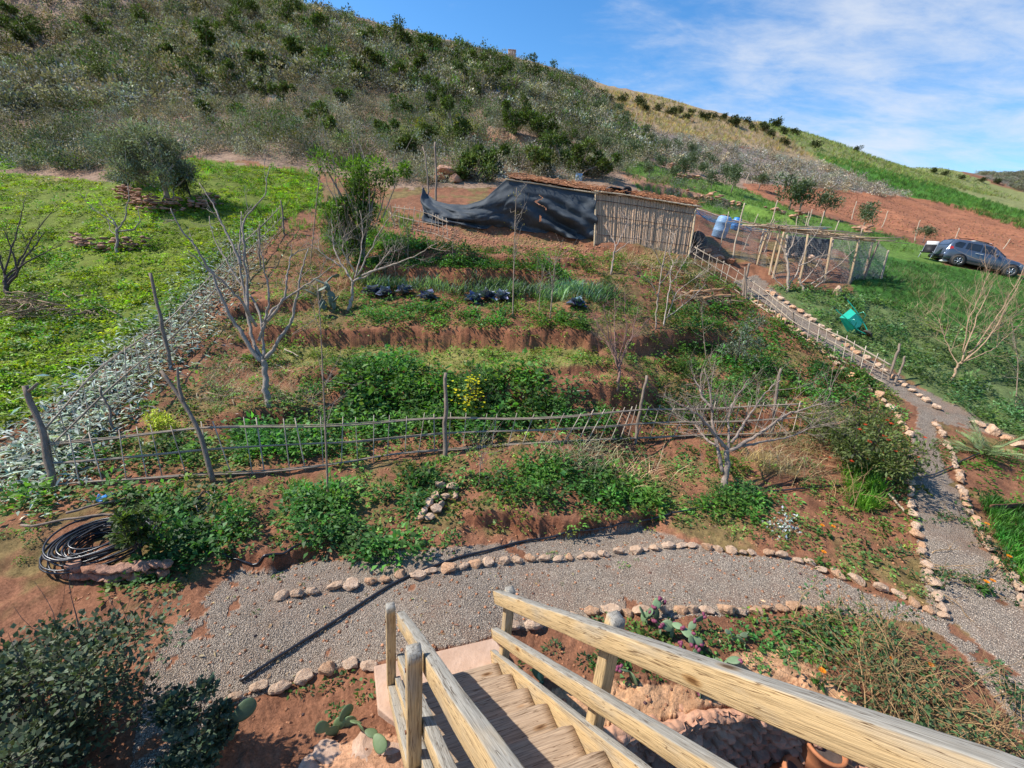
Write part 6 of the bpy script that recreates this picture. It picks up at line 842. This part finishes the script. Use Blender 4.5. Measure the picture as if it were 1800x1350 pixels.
# ---------------------------------------------------------------- wheelbarrow tipped on its front
def wheelbarrow():
    b = hit1(1500, 588); t = empty('wheelbarrow', b, 'green metal wheelbarrow tipped up among the mallow weeds', 'wheelbarrow'); mb = MB()
    rim = np.array([[-.42, -.27, .26], [.38, -.34, .30], [.52, 0, .31], [.38, .34, .30], [-.42, .27, .26]]); flo = np.array([[-.25, -.16, 0], [.18, -.17, 0], [.26, 0, 0], [.18, .17, 0], [-.25, .16, 0]]); n = 5; me = bpy.data.meshes.new('tray'); me.from_pydata([tuple(v) for v in np.vstack([rim, flo])], [], [[i, (i+1) % n, (i+1) % n+n, i+n] for i in range(n)]+[[9, 8, 7, 6, 5]]); me.materials.append(M['green']); o = link('tray', me, t, .02); s_ = o.modifiers.new('s', 'SOLIDIFY'); s_.thickness = .012; o.modifiers.move(1, 0)
    for s in (-1, 1):
        mb = MB(); mb.tube(smoothline([[.62, s*.05, -.12], [.3, s*.17, -.03], [-.4, s*.24, .02], [-.62, s*.27, .10], [-.95, s*.28, .16]], 20), .017, 8); mb.build('handle', 'green', t, True); mb = MB(); mb.tube([[-.2, s*.2, 0], [-.28, s*.22, -.3], [-.12, s*.22, -.32], [.12, s*.18, -.02]], .013, 7); mb.build('leg', 'green', t, True)
        mb = MB(); mb.tube([[-.86, s*.28, .145], [-.98, s*.28, .165]], .024, 8); mb.build('grip', 'blackp', t, True)
    w = MB(); a = np.linspace(0, 2*math.pi, 32); w.tube(np.stack([.64+.15*np.cos(a), 0*a, -.12+.15*np.sin(a)], 1), .04, 10, cap=False); wo = w.build('wheel', 'rubber', t, True); w = MB(); w.tube([[.64, -.03, -.12], [.64, .03, -.12]], .1, 18); w.build('rim', 'rust', wo, True)
    x = Vector((.62, -.1, -.62)).normalized(); z = Vector((.15, .8, -.35)); y = z.cross(x).normalized(); z = x.cross(y); t.rotation_euler = Matrix((x, y, z)).transposed().to_euler(); t.location = tuple(b+[-.05, 0, .42]); t.scale = (.8,)*3
wheelbarrow()
# ---------------------------------------------------------------- car
def car():
    r = hit1(1677, 467); f = hit1(1768, 486); x = f-r; x /= np.linalg.norm(x); u = np.array([0, 0, 1.]); y = np.cross(u, x); y /= np.linalg.norm(y); z = np.cross(x, y); t = empty('parked_car', r, 'dark slate blue estate car parked nose down beside the ploughed field', 'car')
    sc2 = np.linalg.norm(f-r)/2.67; Mx = Matrix((Vector(x), Vector(y), Vector(z))).transposed().to_4x4(); t.rotation_euler = Mx.to_euler(); t.scale = (sc2, sc2, sc2*.94); cyy = .80   # local: x forward from the rear axle, y away from the camera, near side at y=0
    # body loft: station x, half width, sill z, belt z, top half width, top z
    S = [(-.80,.74,.45,.72,.66,.78), (-.76,.82,.34,.86,.70,.98), (-.70,.87,.30,.98,.70,1.22), (-.58,.89,.29,1.03,.66,1.48), (-.40,.90,.29,1.04,.66,1.57), (.0,.91,.29,1.04,.66,1.62), (.6,.91,.28,1.03,.66,1.64), (1.1,.91,.28,1.01,.655,1.62), (1.45,.91,.28,1.0,.64,1.56), (1.75,.91,.28,.99,.66,1.40), (2.05,.905,.28,.985,.71,1.18), (2.28,.90,.28,.98,.76,1.03), (2.6,.895,.28,.94,.74,.99), (2.95,.88,.28,.88,.72,.95), (3.2,.84,.29,.80,.68,.88), (3.36,.76,.32,.68,.62,.76), (3.42,.68,.38,.58,.56,.64)]
    mb = MB(); V = []
    for sx, w, zs, zb, tw, zt in S:
        ring = [(0, zs), (w*.8, zs), (w*.97, zs+.07), (w, zs+.25), (w*.985, (zs+zb)/2+.06), (w, zb-.08), (w*.965, zb), (w*.93+(tw-w*.93)*.5, zb+(zt-zb)*.5), (tw+.03, zt-.05), (tw-.05, zt), (tw*.5, zt+.025), (0, zt+.035)]; V.append([(sx, cyy-yy, zz) for yy, zz in ring]+[(sx, cyy+yy, zz) for yy, zz in ring[-2:0:-1]])
    V = np.array(V); n, k = V.shape[:2]; i = np.arange(n-1)[:, None]; j = np.arange(k)[None]; Q = np.stack([i*k+j, (i+1)*k+j, (i+1)*k+(j+1) % k, i*k+(j+1) % k], -1).reshape(-1, 4); cap = np.array([[0, m, m+1, 0] for m in range(1, k-1)]); mb.add(V.reshape(-1, 3), Q, np.vstack([cap[:, :3], cap[:, [0, 2, 1]]+(n-1)*k])); body = mb.build('body', 'paint', t, True)
    def panel(name, pts, mat, parent=t, side=0, th=.012):
        """side panel on the body flank: points (x, z); leans in above the belt"""
        def flank(px, pz): zb = np.interp(px, [s[0] for s in S], [s[3] for s in S]); w = np.interp(px, [s[0] for s in S], [s[1] for s in S]); tw = np.interp(px, [s[0] for s in S], [s[4] for s in S]); zt = np.interp(px, [s[0] for s in S], [s[5] for s in S]); h = max(0, min(1, (pz-zb)/(zt-zb))); return cyy-((w*.965)*(1-h)+(tw+.01)*h if h > 0 else w)-.006
        P = [(a, flank(a, c), c) for a, c in pts]; 
        if side: P = [(a, 2*cyy-b_, c) for a, b_, c in P][::-1]
        m = len(P); me = bpy.data.meshes.new(name); me.from_pydata(P+[(a, b_+(th if not side else -th), c) for a, b_, c in P], [], [list(range(m))[::-1], list(range(m, 2*m))]+[[q, (q+1) % m, (q+1) % m+m, q+m] for q in range(m)]); me.materials.append(M[mat]); return link(name, me, parent)
    for sd in (0, 1):
        panel('side_window', [(-.48,1.12), (-.12,1.10), (-.02,1.44), (-.34,1.46), (-.50,1.30)], 'glass', side=sd); panel('side_window', [(.05,1.09), (.80,1.07), (.83,1.50), (.12,1.49)], 'glass', side=sd); panel('side_window', [(.90,1.07), (1.72,1.05), (1.52,1.36), (1.30,1.49), (.92,1.50)], 'glass', side=sd)
        panel('sill_trim', [(.42,.29), (2.25,.28), (2.25,.40), (.42,.41)], 'rubber', side=sd); hnd = panel('door_handle', [(.62,.93), (.80,.93), (.80,.96), (.62,.96)], 'lamp', side=sd, th=-.03); panel('door_handle', [(1.0,.93), (.86,.93), (.86,.96), (1.0,.96)][::-1], 'lamp', side=sd, th=-.03)
        for sx in (.85,): panel('door_seam', [(sx,.42), (sx+.012,.42), (sx+.012,1.05), (sx,1.05)], 'blackp', side=sd)
        panel('tail_lamp', [(-.70,.92), (-.52,.98), (-.55,1.10), (-.66,1.12)], 'red', side=sd); panel('headlight', [(2.95,.68), (3.28,.66), (3.22,.78), (2.98,.82)], 'lamp', side=sd)
        yy = -.09 if not sd else 2*cyy+.09
        m2 = MB(); m2.box((1.66, yy-(0 if not sd else 0), 1.08), (.14, .16, .12)); m2.build('mirror', 'paint', t, bevel=.03)
        for wx in (0, 2.67):
            yw = -.105 if not sd else 2*cyy+.105; s2 = 1 if not sd else -1
            m3 = MB(); m3.tube([[wx, yw-s2*.008, .36], [wx, yw+s2*.12, .36]], .41, 36); m3.build('wheel_arch', 'blackp', t, True)
            a = np.linspace(0, 2*math.pi, 40); m3 = MB(); m3.tube(np.stack([wx+.255*np.cos(a), 0*a+yw+s2*.02, .345+.255*np.sin(a)], 1), .085, 12, cap=False); wh = m3.build('wheel', 'rubber', t, True); m3 = MB(); m3.tube([[wx, yw-s2*.015, .345], [wx, yw+s2*.05, .345]], .19, 28, (.2, .2, .2)); m3.build('rim', 'blackp', wh, True); m3 = MB()
            for q in range(6): an = q*math.pi/3+.3; dd = np.array([math.cos(an), 0, math.sin(an)]); c0 = np.array([wx, yw-s2*.03, .345]); m3.tube([c0, c0+dd*.10, c0+dd*.20], [.035, .022, .028], 6)
            m3.tube(np.stack([wx+.195*np.cos(a), 0*a+yw-s2*.03, .345+.195*np.sin(a)], 1), .014, 6, cap=False); m3.build('spokes', 'alloy', wh, True)
        m4 = MB(); m4.tube(smoothline([[-.35, cyy-.55*(1 if not sd else -1), 1.63], [.0, cyy-.56*(1 if not sd else -1), 1.71], [1.1, cyy-.55*(1 if not sd else -1), 1.71], [1.4, cyy-.54*(1 if not sd else -1), 1.62]], 14), .022, 7); m4.build('roof_rail', 'blackp', t, True)
    for nm, pts in (('windscreen', [(1.53,.56,1.535), (2.22,.70,1.07)]), ('rear_window', [(-.52,.56,1.52), (-.70,.64,1.14)])):
        (xa, wa, za), (xb, wb, zb_) = pts; P = [(xa, cyy-wa, za), (xb, cyy-wb, zb_), (xb, cyy+wb, zb_), (xa, cyy+wa, za)]; sg = 1 if xb > xa else -1; P = [(a+sg*.03, b_, c+.03) for a, b_, c in P]; me = bpy.data.meshes.new(nm); me.from_pydata(P+[(a-sg*.02, b_, c-.02) for a, b_, c in P], [], [[0, 1, 2, 3][::sg], [4, 5, 6, 7][::-sg], [0, 4, 5, 1], [1, 5, 6, 2], [2, 6, 7, 3], [3, 7, 4, 0]]); me.materials.append(M['glass']); link(nm, me, t)
    for nm, xx, zz, w in (('bumper', 3.36, .42, .72), ('bumper', -.78, .46, .78)): m5 = MB(); m5.box((xx, cyy, zz), (.16, w*2, .2)); m5.build(nm, 'blackp', t, bevel=.05)
    m6 = MB(); m6.box((.95, cyy-.05, 1.70), (.85, .8, .05)); o = m6.build('roof_sheet', 'white', t, bevel=.02)
car()
def folding_chair():
    b = hit1(1626, 455); t = empty('folding_chair', b, 'folding camping chair with black cloth and pale head rest beside the car', 'chair'); L = [([-.25, -.2, 0], [.3, -.05, .75]), ([.25, -.2, 0], [-.02, 0, .45])]
    for s in (-.27, .27):
        for P in ([[-.30, s, 0], [.05, s, .42], [.30, s, .95]], [[.28, s, 0], [-.25, s, .42]]): m = MB(); m.tube(P, .014, 6); m.build('leg', 'alloy', t, True)
    for nm, P, mt in (('seat', [(-.27,.40), (.05,.38)], 'blackp'), ('backrest', [(.05,.38), (.26,.82)], 'blackp'), ('head_rest', [(.25,.80), (.34,1.0)], 'white')): m = MB(); (a, za), (c, zc) = P; V = np.array([[[a, -.27, za], [a, .27, za]], [[(a+c)/2, -.27, (za+zc)/2-.03], [(a+c)/2, .27, (za+zc)/2-.03]], [[c, -.27, zc], [c, .27, zc]]]); grid_mesh(m, V); o = m.build(nm, mt, t, True); o.modifiers.new('s', 'SOLIDIFY').thickness = .03
    t.rotation_euler = (0, 0, math.radians(35)); t.scale = (.85,)*3
folding_chair()
b = hit1(1661, 462); mb = MB(); V = ROCKT[2][0]*[.75, .5, .32]; mb.add(V, None, ROCKT[2][1]); o = mb.build('sack', 'white', smooth=True); o.location = tuple(b+[0, 0, .1]); tag(o, 'white sack lying by the rear wheel of the car', 'sack')
for x, y, s, lb, mt in [(590,55,26,'left white cube tank on the skyline of the scrub hill','white'), (613,57,22,'right white cube tank on the skyline of the scrub hill','white'), (899,106,26,'pinkish square block on the skyline left of the field','slab'), (875,164,14,'small pale tank on the hillside terraces','paleblue'), (1011,169,12,'tiny white box near the ridge bushes','white'), (1017,316,22,'pale blue beehive box behind the thatched roof','paleblue')]:
    b = hit1(x, y); d = float((b-CAM) @ Fv); s = s*d/FPX/2; t = empty('storage_tank' if s > .5 else 'small_box', b-[0, 0, .1], lb, 'tank' if s > .5 else 'box'); m = MB(); m.box((0, 0, s*.55), (s, s*.9, s*1.1)); m.build('body', mt, t, bevel=s*.06); m = MB(); m.box((0, 0, s*1.13), (s*1.08, s*.98, s*.07)); m.build('lid', mt, t, bevel=s*.02)
    if s > .5:
        for q in (-.25, 0, .25): m = MB(); m.box((s*q, -s*.46, s*.55), (s*.03, s*.03, s*1.0)); m.build('bar', 'steel', t)
for x, y, h, lb in [(448,10,34,'thin dark pole on the skyline at the top left'), (592,36,20,'little dark post on the skyline left of the tanks')]:
    b = hit1(x, y+14); d = float((b-CAM) @ Fv); q = b+[0, 0, h*d/FPX]; stick(b, q, .06, lb, 'darkbark', 'skyline_pole', 'pole')
a, b = hit1(1735, 900), hit1(1800, 893); o = beam('rusty_edging', tuple(a+[0, 0, .08]), tuple(b+[.3, 0, .08]), .02, .14, 'rust', None, .003); o.data.materials.clear(); o.data.materials.append(M['rust']); tag(o, 'rusty iron edging strip in the soil at the right border', 'edging strip')
a, b = hit1(1010, 690), hit1(952, 700); q = smoothline([hit1(962, 715)+[0, 0, 0], at_like(hit1(962, 715), 960, 690), at_like(hit1(962, 715), 952, 684)], 10); mb = MB(); mb.tube(q, .012, 6, (1.5, 1.5, 1.5)); tag(mb.build('bent_wire', 'pale', smooth=True, org=q[0]), 'white bent stick standing among the leafy greens', 'stick')
